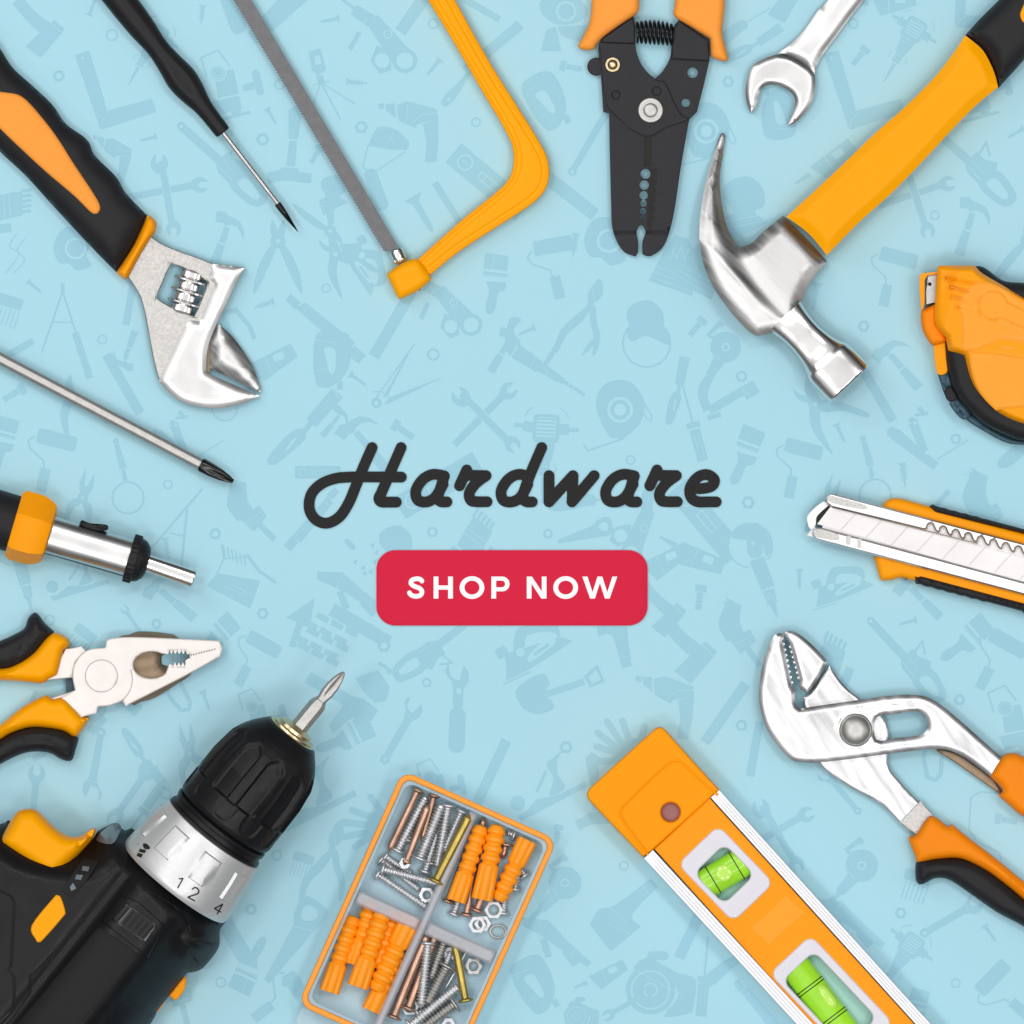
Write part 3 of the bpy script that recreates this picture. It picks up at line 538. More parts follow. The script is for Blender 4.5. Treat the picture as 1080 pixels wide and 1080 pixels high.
def drape(pieces, zf, dz, sub=0):
    v, f = flat(pieces, 0); return thick([(a, b, zf(a, b)+dz) for a, b, _ in v], f, 0) if False else ([(a, b, zf(a, b)+dz) for a, b, _ in v], f)

M['orange'] = mat('orange_plastic', (255, 160, 8), .42, bump=.05, bscale=1500, var=.02, vscale=80, spec=0.14)
M['amber'] = mat('amber_enamel', (254, 168, 0), .36, bump=.03, bscale=900, var=.02, vscale=60, spec=0.14)
M['peach'] = mat('peach_rubber', (255, 160, 66), .55, bump=.06, bscale=2500, var=.03, vscale=80, spec=0.12)
M['tang'] = mat('tangerine_plastic', (247, 138, 14), .42, bump=.05, bscale=1500, var=.03, vscale=60, spec=0.14)
M['rubber'] = mat('black_rubber', (36, 35, 37), .48, bump=.08, bscale=2500, var=.1, vscale=120, rvar=.06, spec=.2)
M['blackplastic'] = mat('black_plastic', (34, 34, 36), .38, bump=.06, bscale=2200, var=.1, vscale=90, rvar=.05, spec=0.2)
M['drillblack'] = mat('drill_black_plastic', (22, 22, 24), .36, bump=.1, bscale=3000, var=.08, vscale=90, rvar=.06, spec=.24)
M['matgrey'] = mat('matt_grey_plastic', (41, 41, 41), .6, bump=.05, bscale=3000, spec=.1)
M['gloss'] = mat('gloss_black', (16, 16, 18), .22)
M['chrome'] = mat('chrome', (228, 226, 224), .17, 1, bump=.05, bscale=60, rvar=.06, vscale=90)
M['satin'] = mat('satin_steel', (208, 207, 206), .32, 1, bump=.05, bscale=70, var=.05, vscale=60, rvar=.05)
M['cast'] = mat('cast_steel', (188, 185, 181), .5, 1, bump=.5, bscale=1700, var=.16, vscale=700)
M['brushed'] = mat('brushed_steel', (194, 193, 192), .38, 1, bump=.08, bscale=120, var=.14, vscale=34, rvar=.09, stretch=(1, 16, 1), angle=-.75)
M['white_steel'] = mat('bright_plated_steel', (228, 227, 227), .4, 1, bump=.06, bscale=400, var=.05, vscale=70, rvar=.06)
M['pale_steel'] = mat('pale_ground_steel', (226, 220, 215), .55, .6, bump=.08, bscale=1200, var=.04, vscale=120)
M['blade'] = mat('grey_blade_steel', (106, 106, 108), .5, .6, bump=.12, bscale=900, var=.12, vscale=300)
M['dark_steel'] = mat('blackened_steel', (42, 41, 45), .45, .15, bump=.12, bscale=1500, var=.12, vscale=200, rvar=.06, spec=.25)
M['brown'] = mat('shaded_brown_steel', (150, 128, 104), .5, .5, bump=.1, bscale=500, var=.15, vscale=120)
M['brass'] = mat('brass', (206, 188, 150), .28, 1)
M['gold'] = mat('yellow_zinc', (184, 162, 84), .32, .8, var=.25, vscale=130)
M['rose'] = mat('rose_zinc', (200, 160, 138), .32, .8, var=.3, vscale=130)
M['zinc'] = mat('bright_zinc', (210, 211, 213), .32, .7, var=.12, vscale=300)
M['dull'] = mat('dull_zinc', (178, 176, 172), .4, .8, var=.1, vscale=300)
M['dark'] = mat('dark_gap', (32, 30, 30), .7)
M['silverpaint'] = mat('silver_paint', (206, 206, 206), .38, .55, bump=.12, bscale=2500, var=.03, vscale=500)

# ================================================================ adjustable wrench
t = T(110, 240, 5.4)
w = Thing('adjustable_wrench', 'adjustable wrench with black and orange grip, polished jaws nearly closed', 'wrench', 130, 260)
slot = t([(380, 205), (480, 242), (592, 312), (512, 508), (400, 462), (295, 402)])
body = t([(240, 30, 1), (320, 85), (420, 130), (520, 165), (620, 205, 1), (800, 230, 1), (740, 340), (700, 430), (650, 530), (604, 640), (584, 720), (580, 820, 1),
          (330, 880, 1), (310, 870, 1), (290, 800), (268, 700), (245, 570), (222, 460), (190, 370), (110, 250, 1)])
w.part('body', relief(sm(body, 5), [sm([(*p, 1) for p in slot], 1)], 0, 15, 3, step=5), M['cast'])
face = t([(620, 207, 1), (796, 232, 1), (738, 340), (698, 430), (648, 530), (602, 640), (583, 720), (580, 822, 1), (640, 852), (740, 896), (885, 958, 1), (830, 985), (760, 1010), (640, 1028), (520, 1015), (430, 985), (360, 930), (312, 872, 1),
          (470, 545, 1), (500, 530), (545, 537, 1), (632, 325, 1), (596, 285, 1)])
def jx(P, D):
    c = np.array(t([(640, 560)]))[0]; tip = np.array(t([(885, 958)]))[0]
    d = np.hypot(P[:, 0]-tip[0], P[:, 1]-tip[1])
    return -5.5*(1-sst(d, 0, 62))
w.part('jaw', relief(sm(face, 5), z0=3, z1=19.5, r=9, edge=16.5, step=3, prof='soft', extra=jx), M['satin'], label='polished fixed jaw')
mj = t([(652, 552, 1), (720, 610), (790, 700), (850, 800), (892, 930, 1), (868, 930), (740, 866), (600, 800, 1), (598, 655, 1)])
w.part('movable_jaw', relief(sm(mj, 6), z0=2, z1=18, r=20, edge=9, step=2.6, prof='soft'), M['brushed'])
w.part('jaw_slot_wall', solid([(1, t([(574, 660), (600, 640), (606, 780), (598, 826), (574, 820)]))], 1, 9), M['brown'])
# worm wheel
A = np.array(t([(508, 236)])[0]); B = np.array(t([(430, 500)])[0]); Lw = float(np.linalg.norm(B-A))
prof = [(0, 5)]
for i in range(4):
    s0 = 3+i*12.2
    prof += [(s0, 9), (s0+1, 11.5), (s0+6.5, 11.8), (s0+8, 10)] + ([(s0+8.4, 17), (s0+9, 17.6), (s0+10.6, 17.6), (s0+11.2, 10)] if i < 3 else [])
prof.append((Lw-1, 5))
w.part('worm_screw', lathe(A, B, prof, 8, seg=30, sq=.75), M['chrome'])
grip = [(-52, -22), (-20, 22), (0, 51), (14, 72), (36, 92), (55.6, 111), (69.4, 130.6), (91.7, 147.2), (100, 164), (122, 186), (133, 204), (155, 227, 1), (141, 258, 1), (122.5, 287, 1), (94, 258), (55.6, 216.7), (27.8, 186), (0, 160), (-60, 102), (-120, 40), (-150, -20), (-130, -70), (-90, -70)]
w.part('grip', relief(sm(grip, 6), z0=0, z1=36, r=26, edge=16, step=6, prof='round', under=1), M['rubber'])
inl = [(6, 97), (22, 101), (38, 116), (60, 144), (80, 175), (98, 202), (106, 217), (103.5, 225), (96, 224.5), (78, 207), (50, 183), (25, 160), (0, 136), (-22, 112), (-20, 100), (-8, 96)]
w.part('inlay', relief(sm(inl, 6), z0=30, z1=39, r=5, edge=33.5, step=6), M['peach'])
col = [(155.5, 226.5, 1), (161.5, 230), (165, 236), (163.9, 245, 1), (160, 249.5), (147, 271), (136, 291), (131, 295, 1), (122.5, 287.5, 1), (141.7, 257)]
w.part('collar', relief(sm(col, 5), z0=0, z1=30, r=7, edge=14, step=3, prof='round'), M['orange'])

# ================================================================ small black screwdriver
w = Thing('precision_screwdriver', 'slim black precision screwdriver with thin steel shaft and black point', 'screwdriver', 200, 90)
A = np.array((127., 0.)); B = np.array((234.7, 139.)); u = (B-A)/np.linalg.norm(B-A)
pr = smo([(-170, 4), (-165, 11), (-140, 15), (-60, 15.8), (0, 15.6), (35, 14.4), (62, 11.8), (82, 13.2), (104, 16.2), (122, 14.5), (142, 10), (160, 8.8), (173, 8.6), (177, 7.4), (177.2, 3)], 4)
def md(s, an):
    k = math.exp(-((s-108)/20)**2); return 1-.16*k*max(0, cos(2*(an-pi/2)))**6
w.part('handle', lathe(A, B, pr, 17, 32, md), M['blackplastic'])
w.part('shaft', lathe(B-u*4, (294, 216), [(0, 3), (85, 2.9), (101, 2.7)], 17, 14), M['chrome'])
w.part('tip', lathe((292.5, 214.5), (314.5, 244.8), [(0, 2), (.5, 3.6), (8, 3.9), (18, 3.6), (30, 1.8), (37.5, .2)], 17, 12, lambda s, a: 1-.3*abs(cos(a))*min(1, s/20)), M['gloss'])

# ================================================================ Phillips screwdriver on the left
w = Thing('long_screwdriver', 'long steel screwdriver shaft with black cross tip on the left edge', 'screwdriver', 110, 436)
A = np.array((-40., 357.)); B = np.array((212., 490.)); u = (B-A)/np.linalg.norm(B-A); Ls = float(np.linalg.norm(B-A))
w.part('shaft', lathe(A-u*30, B, [(0, 6.6), (Ls+29, 6.3), (Ls+30, 5)], 18, 32, sq=.92), M['dull'])
w.part('tip', lathe(B-u*.8, B+u*40, [(0, 5), (.6, 7.2), (3, 7.6), (14, 8), (24, 6.9), (34, 4.4), (39, 2.6), (39.4, .5)], 18, 32,
    lambda s, a: 1-.45*min(1, max(0, s-5)/14)*(.5+.5*cos(4*a+.6))**1.2), M['gloss'])
w.part('handle', lathe(A-u*150, A-u*22, [(0, 6), (3, 15), (20, 18), (90, 17.5), (105, 13), (120, 14), (128, 10)], 18, 24, lambda s, a: 1-.05*cos(8*a)), M['rubber'])

# ================================================================ hacksaw
t = T(240, 0, 3)
w = Thing('hacksaw', 'yellow framed hacksaw with grey toothed blade at the top', 'hacksaw', 500, 150)
outl = t([(600, -190), (660, -110), (720, 0), (785, 118), (850, 230), (925, 348), (985, 445), (1012, 500), (1018, 555), (1004, 602), (968, 642), (900, 688), (800, 752), (720, 806), (645, 868, 1), (575, 860, 1),
          (600, 822, 1), (680, 750), (760, 680), (845, 612), (888, 568), (904, 520), (900, 462), (870, 398), (800, 280), (720, 142), (632, -4), (560, -130), (540, -190)])
so = sm(outl, 8)
w.part('frame', relief(so, z0=2, z1=21, r=2.4, edge=19.4, step=4, prof='soft'), M['amber'])
def loop_tube(q, z, r): return tube([(x, y, z) for x, y in q+[q[0]]], r, 8)
w.part('rim', loop_tube(off(so, 2.3), 21, 1.7), M['amber'])
w.part('web', relief([p for p in off(so, 7.6)], z0=15, z1=22.6, r=2, edge=21, step=4, prof='soft'), M['amber'])
w.part('end_boss', relief(sm(t([(503, 868, 1), (530, 846), (570, 824), (602, 820), (628, 850), (644, 880), (636, 893), (600, 922), (548, 946, 1), (536, 938)]), 5), z0=0, z1=31, r=9, edge=20, step=3, prof='round'), M['amber'])
w.part('top_arm', relief(sm([(176, -88, 1), (222, -92, 1), (330, -92), (420, -64, 1), (450, -64, 1), (462, -80), (440, -120), (330, -136), (200, -134), (172, -120)], 5), z0=2, z1=24, r=4, edge=20, step=5), M['amber'])
w.part('end_screw', shift(lathe(t([(600, 905)])[0], t([(617, 930)])[0], [(0, 6), (4, 6), (5.5, 4.5), (5.7, 0.5)], 14, 18), 0), M['chrome'])
e1 = np.array((246.7-59, -100.)); e2 = np.array((406.2, 265.3)); Lb = float(np.linalg.norm(e2-e1)); u = (e2-e1)/Lb; n = np.array([-u[1], u[0]])
bl = []
k = int(Lb/3.4)
for i in range(k):
    p = e1+u*(Lb*i/k); bl += [tuple(p), tuple(p+n*1.7)]
bl += [tuple(e2), (421, 261.8), (205.5, -100)]
bl = [(float(x), float(y)) for x, y in bl]
w.part('blade', solid([(1, bl)], 12.6, 14.2), M['blade'], smooth=0)
w.part('blade_pin', join(lathe(t([(531, 790)])[0], t([(550, 832)])[0], [(0, 4), (.6, 7.2), (2.5, 7.8), (8, 7.4), (12, 7.6), (15, 5.5)], 13, 20), lathe(t([(524, 822)])[0], t([(540, 834)])[0], [(0, 1.5), (1, 2.4), (4, 2.4), (5, 1)], 18, 10)), M['chrome'])

# ================================================================ wire stripper
t = T(590, 0, 3.724)
w = Thing('wire_stripper', 'black wire stripper with orange handles, coil spring and stripping holes', 'wire stripper', 688, 120)
hl = [(600, -150, 1), (625, -60), (624, 0), (621.7, 22.8), (616, 36), (610.3, 46.5), (611, 51), (618, 53), (626, 52.5, 1), (634.3, 41), (650, 29), (667.9, 17), (673, 12), (674.4, 0), (674, -60), (650, -150, 1)]
hr = [(712, -150, 1), (713, -60), (712, 0), (710, 12), (713, 19), (728, 28), (749, 41, 1), (750, 60, 1), (758, 63.5), (766, 64.5), (767.8, 60), (762, 36), (763, 20), (764.5, 0), (764, -60), (770, -150, 1)]
def hx(P, D): return -1.0*np.exp(-(pldist(P, [(622, 23), (652, 8), (676, 1)])/1.2)**2)
def hx2(P, D): return -1.0*np.exp(-(pldist(P, [(710, 10), (736, 22), (764, 28)])/1.2)**2)
w.part('handle', relief(sm(hl, 5), z0=6, z1=27, r=8, edge=16, step=3.4, prof='round', extra=hx), M['peach'])
w.part('handle', relief(sm(hr, 5), z0=6, z1=27, r=8, edge=16, step=3.4, prof='round', extra=hx2), M['peach'])
notch = [(300, 1008, 1), (309, 990, 1), (309, 950), (303, 915), (310, 893), (322, 883), (332, 893), (338, 915), (326, 950), (326, 998, 1), (340, 1005)]
sil = t([(290, 62, 1), (165, 150, 1), (152, 190, 1), (163, 300), (172, 440, 1), (195, 446, 1), (198, 600), (203, 800), (206, 880), (220, 935), (252, 988)]+notch+[(365, 1003), (412, 962), (447, 850), (478, 650), (510, 470, 1), (540, 440, 1), (568, 330), (590, 235, 1), (586, 155, 1), (470, 78, 1), (447, 110), (440, 180), (434, 228), (405, 280), (375, 309, 1), (335, 275), (310, 230), (299, 180), (299, 110)])
holes = [circ(*t([(x, y)])[0], r/3.724, 14) for x, y, r in ((338, 683, 20), (333, 727, 19), (331, 767, 17), (330, 799, 13.5), (329, 829, 12), (327, 856, 10), (523, 286, 21), (496, 404, 17))]
def bend(P, D):
    y = (P[:, 1]); return -3.5*sst(y, 243, 247)*1.0
w.part('back_plate', relief(sm(sil, 4), holes, z0=6, z1=13, r=1.2, step=4, extra=bend), M['dark_steel'])
over = t([(158, 168, 1), (299, 172, 1), (302, 200), (325, 258), (375, 312), (410, 322), (430, 355), (448, 400), (478, 452), (508, 466, 1), (500, 474, 1), (420, 500), (364, 534, 1), (335, 536, 1), (275, 503), (188, 420, 1), (170, 310)])
w.part('front_plate', relief(sm(over, 4), [circ(*t([(222, 373)])[0], 4.6, 14), circ(*t([(382, 358)])[0], 4.8, 14)], z0=13.2, z1=17, r=1.2, step=4), M['dark_steel'])
w.part('bend_ridge', relief(t([(158, 168), (299, 172), (299, 112), (290, 66), (168, 150)]), z0=13, z1=19, r=3, step=3), M['dark_steel'])
w.part('bend_ridge', relief(t([(440, 232), (590, 240), (584, 158), (470, 82), (447, 112), (441, 180)]), z0=13, z1=18, r=3, step=3), M['dark_steel'])
M['olive'] = mat('dark_olive_steel', (22, 19, 16), .5, .4, bump=.1, bscale=900)
w.part('cutter', solid([(1, t([(333, 540), (362, 540), (360, 655), (330, 655)]))], 12.8, 13.6), M['olive'])
sr = [(350, 662), (384, 664)]
for i in range(6): sr += [(384-3*i, 690+36*i*.98), (366-2*i, 697+36*i*.98), (382-3*i, 704+36*i*.98)]
sr += [(356, 905), (346, 890)]
w.part('serrated_edge', solid([(1, t(sr))]+[(-1, circ(*t([(x, y)])[0], (r+3)/3.724, 12)) for x, y, r in ((338, 683, 18), (333, 727, 16), (331, 767, 14), (330, 798, 11.5), (329, 829, 9.5), (327, 854, 8))], 12.7, 13.8), M['olive'], smooth=0)
pc = t([(358, 433)])[0]
w.part('pivot', join(relief(circ(*pc, 13.3, 40), z0=16.5, z1=20.5, r=2.2, step=4), sphere(*pc, 20, 8, 2.4, 24, 8, half=True)), M['dull'])
rc = t([(209, 254)])[0]
w.part('rivet', join(relief(circ(*rc, 7.8, 28), [circ(*rc, 5, 20)], z0=16.5, z1=19.5, r=1.2, step=2), sphere(*rc, 16.8, 4, 2, 16, 8, half=True)), M['brass'])
w.part('lock_tab', relief(circ(*t([(145, 262)])[0], 9.6, 24), z0=5, z1=11.5, r=2, step=3), M['dark_steel'])
a0 = np.array(t([(302, 128)])[0]); b0 = np.array(t([(452, 138)])[0]); hp = []
for i in range(9*16+1):
    q = i/(9*16); an = 2*pi*9*q; p = a0+(b0-a0)*q; rr = 10.6+1.6*math.sin(q*pi)
    hp.append((p[0]+1.2*cos(an), p[1]+rr*cos(an)-(1.5*math.sin(q*pi)), 15+rr*sin(an)))
w.part('spring', tube(hp, 1.25, 6), M['gloss'])

# ================================================================ open end wrench
t = T(780, 0, 6)
w = Thing('open_end_wrench', 'chrome open ended wrench between the stripper and the hammer', 'wrench', 850, 60)
sh = t([(560, 0), (500, 62), (440, 150), (370, 235), (245, 338, 1), (300, 350), (400, 400), (475, 470, 1), (492, 408), (530, 340), (620, 220), (700, 110), (785, 0), (960, -240), (1060, -400), (900, -470), (760, -300)])
w.part('shank', relief(sm(sh, 5), z0=2, z1=13, r=10, edge=8.8, step=3.4, prof='soft', extra=lambda P, D: -1.0*np.exp(-(pldist(P, t([(480, 420), (520, 330), (610, 215), (690, 105), (775, 0), (960, -260)]))/2.6)**2)), M['satin'])
hd = t([(232, 345, 1), (160, 370), (92, 410), (60, 462), (40, 540), (42, 630), (70, 714, 1), (84, 708), (110, 650), (128, 582), (158, 546), (200, 534), (260, 545), (320, 580), (350, 625), (344, 685), (304, 790, 1), (322, 790), (365, 765), (422, 700), (460, 630), (478, 545), (476, 478, 1), (440, 432), (360, 380), (300, 355)])
w.part('jaw', relief(sm(hd, 6), z0=0, z1=15.5, r=6, edge=12.5, step=2.6, prof='soft'), M['satin'])

# ================================================================ claw hammer
t = T(730, 130, 3.6)
w = Thing('claw_hammer', 'claw hammer with polished steel head and yellow handle with black grip', 'hammer', 840, 290)
ck = t([(116, 38), (104, 52), (85, 110), (55, 210), (33, 330), (28, 440), (45, 540), (85, 630), (150, 720), (210, 785), (245, 808, 1), (300, 796), (362, 776), (398, 735), (414, 680), (442, 610), (512, 524, 1), (430, 435), (346, 350, 1), (270, 412), (225, 455), (180, 468), (150, 430), (125, 370), (108, 270), (105, 200), (118, 110), (125, 52)])
spine = t([(115, 60), (75, 230), (75, 420), (130, 580), (250, 720)])
def hz(P, D):
    tip = np.array(t([(115, 40)])[0]); d = np.hypot(P[:, 0]-tip[0], P[:, 1]-tip[1]); f = sst(d, 0, 150)
    gp = pldist(P, t([(150, 470), (250, 620), (330, 720)]))
    sp = pldist(P, t([(115, 40), (85, 180), (82, 380), (135, 540), (240, 700)]))
    rel = (P-np.array(t([(205, 640)])[0]))@np.array((.707, -.707))
    return -14*(1-f)-.17*np.maximum(0, rel)*sst(rel, 0, 12)*1.5-1.2*np.exp(-(gp/9)**2)*sst(D, 3, 10)+1.6*np.exp(-(sp/9)**2)*sst(D, 2, 8)
w.part('head', relief(sm(ck, 6), z0=6, z1=46, r=13, edge=40, step=3, prof='soft', extra=hz), M['brushed'])
A = np.array(t([(352, 732)])[0]); d_ = np.array((.69, .725))
w.part('poll', lathe(A, A+d_*10, smo([(0, 23), (10, 20.5), (22, 19), (36, 19), (52, 21.5), (61, 25), (65, 27.6), (72, 28.4), (94, 28.8), (98, 28), (99.6, 24), (99.8, 1)], 3), 29, 56, sq=.62, flatz=.8), M['chrome'])
t3 = T(720, 0, 3)
hb = t3([(328, 686, 1), (480, 546), (600, 430), (700, 342), (790, 252), (848, 180), (894, 112, 1), (950, 160), (984, 225), (998, 276, 1), (930, 332), (860, 402), (760, 510), (660, 612), (560, 702), (456, 808, 1), (400, 740)])
w.part('handle', relief(sm(hb, 5), z0=4, z1=44, r=11, edge=37, step=3.2, prof='lin', rows=(.33, .66, 1., 1.2)), M['amber'])
gr = t3([(893, 112, 1), (940, 60), (1000, 0), (1090, -95), (1200, -190), (1290, -180), (1310, -90), (1230, 20), (1080, 190), (998, 280, 1), (984, 222), (950, 155)])
w.part('grip', relief(sm(gr, 5), z0=0, z1=50, r=20, edge=26, step=5, prof='round', under=1), M['rubber'])
w.part('inlay', relief(sm(t3([(1068, 52), (1072, 30), (1100, -20), (1160, -70), (1180, -60), (1150, 0), (1100, 60), (1080, 72)]), 5), z0=44, z1=51.6, r=3, step=3), M['amber'])
M['bladep'] = mat('pale_blade_steel', (208, 205, 204), .42, .8, bump=.05, bscale=300, var=.07, vscale=50)
# ================================================================ tape measure
t = T(960, 270, 5.14)
M['tapeo'] = mat('glossy_orange_shell', (254, 160, 6), .3, bump=.04, bscale=40, spec=.2, var=.03, vscale=40)
M['tape_sheen'] = mat('orange_shell_sheen', (255, 165, 50), .3, bump=.05, bscale=40, spec=.2, var=.03, vscale=60)  # paler orange: the sheen on the face, put into the colour
w = Thing('tape_measure', 'orange and black tape measure cut off by the right edge', 'tape measure', 1060, 370)
sil = t([(375, 54), (500, 132), (617, 146), (760, 170), (950, 330), (1000, 560), (930, 800), (760, 960), (617, 1000), (520, 972), (400, 912), (300, 822), (240, 742), (208, 640), (192, 512), (200, 300), (250, 120)])
w.part('bumper', relief(sm(sil, 5), z0=0, z1=48, r=12, edge=30, step=5, prof='round'), M['rubber'])
orn = t([(146, 74), (156, 54), (200, 51), (350, 52, 1), (390, 92), (500, 158), (617, 224), (800, 330), (900, 560), (800, 850), (700, 920), (617, 912), (530, 880), (450, 830), (362, 735), (320, 650), (292, 541, 1), (206, 512, 1), (192, 442, 1), (134, 362), (138, 200)])
def tx(P, D):
    q = (P-np.array((960, 270)))*5.14
    return 6*sst(q[:, 0]+.25*q[:, 1], 215, 300)*sst(D, 0, 6)-1.5*sst(q[:, 1]-.12*q[:, 0], 440, 500)*sst(D, 1, 4)
w.part('shell', relief(sm(orn, 5), z0=30, z1=54, r=6, edge=46, step=2.6, prof='soft', extra=tx), M['tapeo'], smooth=50)
def fx(P, D):
    q = (P-np.array((960, 270)))*5.14; z = np.zeros(len(P))
    bad = np.minimum(np.hypot(q[:, 0]-450, q[:, 1]-268)-76, pldist(q, [(450, 268), (620, 345), (800, 425)])-44)
    z += 1.6*(1-sst(bad, -6, 4))-1.6*np.exp(-((bad-10)/6)**2)
    z += -3*np.exp(-(pldist(q, [(420, 500), (500, 470), (700, 500)])/26)**2)
    return z
face = t([(276, 330), (262, 250), (345, 150), (420, 140), (500, 176), (617, 240), (800, 345), (860, 450), (850, 545), (617, 520), (440, 505), (290, 512), (282, 420)])
w.part('face', relief(sm(face, 5), z0=50, z1=62.2, r=5, edge=60, step=2, prof='soft', extra=fx), M['tape_sheen'], smooth=50)
low_ = t([(318, 520, 1), (440, 520), (617, 548), (860, 580, 1), (840, 720), (760, 810), (617, 820), (462, 836, 1), (395, 765), (348, 680), (325, 590)])
w.part('face', relief(sm(low_, 5), z0=50, z1=61, r=4, edge=58.6, step=3, prof='soft'), M['tape_sheen'], smooth=50)
for y0, x0, x1, th in ((118, 190, 350, 16), (166, 215, 332, 20), (218, 228, 326, 22), (272, 248, 352, 18)):
    w.part('grip_slot', relief(t(quad((x0, y0), (x1, y0+34), th)), z0=50, z1=(61 if y0 < 130 else 62.6), r=1.6, edge=58, step=1.6, prof='soft'), M['tape_sheen' if y0 > 130 else 'tapeo'], smooth=50)
    w.part('slot_outline', tube([(x, y, 60.3) for x, y in t(quad((x0-6, y0-1), (x1+5, y0+35), th+6))+[t(quad((x0-6, y0-1), (x1+5, y0+35), th+6))[0]]], .6, 6), M['tapeo'])
nose = t([(60, 294, 1), (130, 262, 1), (150, 250, 1), (150, 365, 1), (196, 440, 1), (190, 470), (122, 484), (92, 452), (66, 400), (56, 340)])
w.part('nose', relief(sm(nose, 4), z0=0, z1=42, r=6, edge=30, step=3), M['tang'])
w.part('hook', join(solid([(1, t([(52, 110), (62, 94), (146, 86), (146, 96), (92, 106), (78, 130), (78, 262), (66, 290), (60, 290), (50, 180)]))], 8, 38), ), M['orange'])
w.part('tape_end', relief(t([(96, 108), (148, 92), (148, 250), (88, 262), (84, 200)]), [circ(*t([(106, 152)])[0], 1.8, 10)], z0=22, z1=33, r=1, step=3), M['dull'])
M['teal'] = mat('smoky_teal_plastic', (46, 78, 92), .4)
w.part('side_strip', relief(sm(t([(128, 486, 1), (190, 466, 1), (196, 560), (200, 630), (150, 640), (132, 560)]), 4), z0=0, z1=34, r=2, step=3), M['orange'])
cl_ = t([(134, 536), (150, 545), (160, 560), (156, 575), (168, 640), (205, 630), (225, 700), (262, 780), (326, 862), (300, 886), (262, 870), (214, 806), (216, 786), (186, 750), (168, 700), (150, 640)])
w.part('belt_clip', relief(sm(cl_, 4), z0=0, z1=30, r=3, step=2.6, extra=lambda P, D: 1.6*np.sin((P[:, 1]-P[:, 0]*.4)*1.1)*sst(D, 1, 4)), M['teal'])
w.part('lock_button', relief(sm(t([(186, 735), (215, 706), (236, 730), (256, 776), (206, 786)]), 4), z0=10, z1=36, r=3, step=2.5), M['rubber'])
w.part('base_rim', relief(sm(t([(300, 884), (330, 860), (430, 935), (530, 985), (617, 1004), (760, 990), (760, 1030), (617, 1024), (520, 1012), (400, 950)]), 5), z0=0, z1=22, r=4, step=4), M['teal'])

# ================================================================ snap-off cutter
t = T(840, 510, 4.5)
w = Thing('utility_knife', 'snap off utility knife with orange and black body and segmented blade', 'knife', 980, 590)
def up(x): return 48+(x-165)*.2645            # slope of the sleeve
X2 = 1560
ob = t([(405, 112, 1), (415, 95), (440, 73), (490, 70), (560, 88), (640, 110), (X2, up(X2)-55, 1), (X2, up(X2)+245, 1), (1080, 592), (560, 462), (500, 447), (450, 458), (412, 460), (396, 450), (368, 350, 1)])
w.part('body', relief(sm(ob, 5), z0=0, z1=22, r=7, edge=11, step=4.5, prof='round'), M['orange'])
def wob(x, k): return 4*sin(x/k)
ru = [(632, 106, 1), (646, 98, 1)]+[(x, up(x)-76+3.5*abs(sin(x/16)) if x < 900 else up(x)-74) for x in range(662, X2, 8)]+[(X2, up(X2)-74, 1), (X2, up(X2)-32, 1), (1080, 240), (644, 134, 1)]
w.part('grip', relief(t(sm(ru, 1)), z0=2, z1=27, r=4, edge=16, step=4, prof='round'), M['rubber'])
rl = [(508, 461, 1), (566, 430, 1)]+[(x, up(x)+276, ) for x in range(600, X2, 60)]+[(X2, up(X2)+278, 1), (X2, up(X2)+334, 1), (1080, 616)]+[(x, up(x)+318+(4*abs(sin(x/17)) if 560 < x < 900 else 0)-(30 if x < 560 else 0)) for x in range(1070, 540, -8)]
w.part('grip', relief(t(sm(rl, 1)), z0=2, z1=27, r=4, edge=16, step=4, prof='round'), M['rubber'])
w.part('sleeve', solid([(1, t([(176, 70), (X2, up(X2)+8), (X2, up(X2)+190), (110, 240)]))], 18, 22.2), M['bladep'])
bpc = [(1, t([(165, 106), (X2, up(X2)+64), (X2, up(X2)+192), (98, 192)]))]
for i in range(12):
    x = 283+i*122.5
    a = (x, up(x)+62); b = (x-78, up(x-78)+168); bpc.append((-1, t(quad(a, b, 3.2))))
w.part('blade', solid(bpc, 22.2, 24), M['bladep'], smooth=0)
te = [(150, 106, 1), (134, 76, 1), (150, 52), (168, 46, 1), (X2, up(X2)-4, 1), (X2, up(X2)+38, 1)]
low = []
x = X2-10
while x > 612:
    low += [(x, up(x)+40), (x-10, up(x)+16), (x-22, up(x)+10), (x-34, up(x)+18), (x-38, up(x)+34), (x-46, up(x)+38)]; x -= 59.5
low += [(600, up(600)+54, 1), (170, 112, 1)]
w.part('rail', relief(t(sm(te+low, 2)), z0=18, z1=30, r=1.6, edge=28, step=2.2, prof='soft'), M['white_steel'])
w.part('rail_edge', tube([(*p[:2], 29.2) for p in t(sm(low, 2))], .45, 6), M['brown'])
lo2 = t([(78, 222), (92, 208), (130, 212, 1), (X2, up(X2)+178, 1), (X2, up(X2)+240, 1), (92, 268, 1), (76, 248)])
w.part('rail', relief(sm(lo2, 4), z0=18, z1=30, r=2.2, edge=26.5, step=4, prof='soft'), M['white_steel'])
w.part('worn_plating', solid([(1, t(sm([(88, 218), (130, 220), (190, 238), (204, 252), (190, 270), (100, 256), (84, 240)], 4))), (1, t(quad((246, 248), (246, 290), 22))), (1, t(quad((298, 262), (298, 306), 20)))], 29.6, 30.2), M['cast'], smooth=0)
w.part('worn_plating', solid([(1, t(sm([(146, 74), (160, 58), (230, 74), (320, 100), (330, 122), (250, 112), (170, 92)], 4)))], 29.6, 30.2), M['cast'], smooth=0)
w.part('nose_cap', solid([(1, t(sm([(54, 152), (90, 112), (130, 84, 1), (156, 100, 1), (100, 152), (92, 188), (84, 216, 1), (64, 214), (52, 182)], 5)))], 12, 24), M['white'], smooth=0)
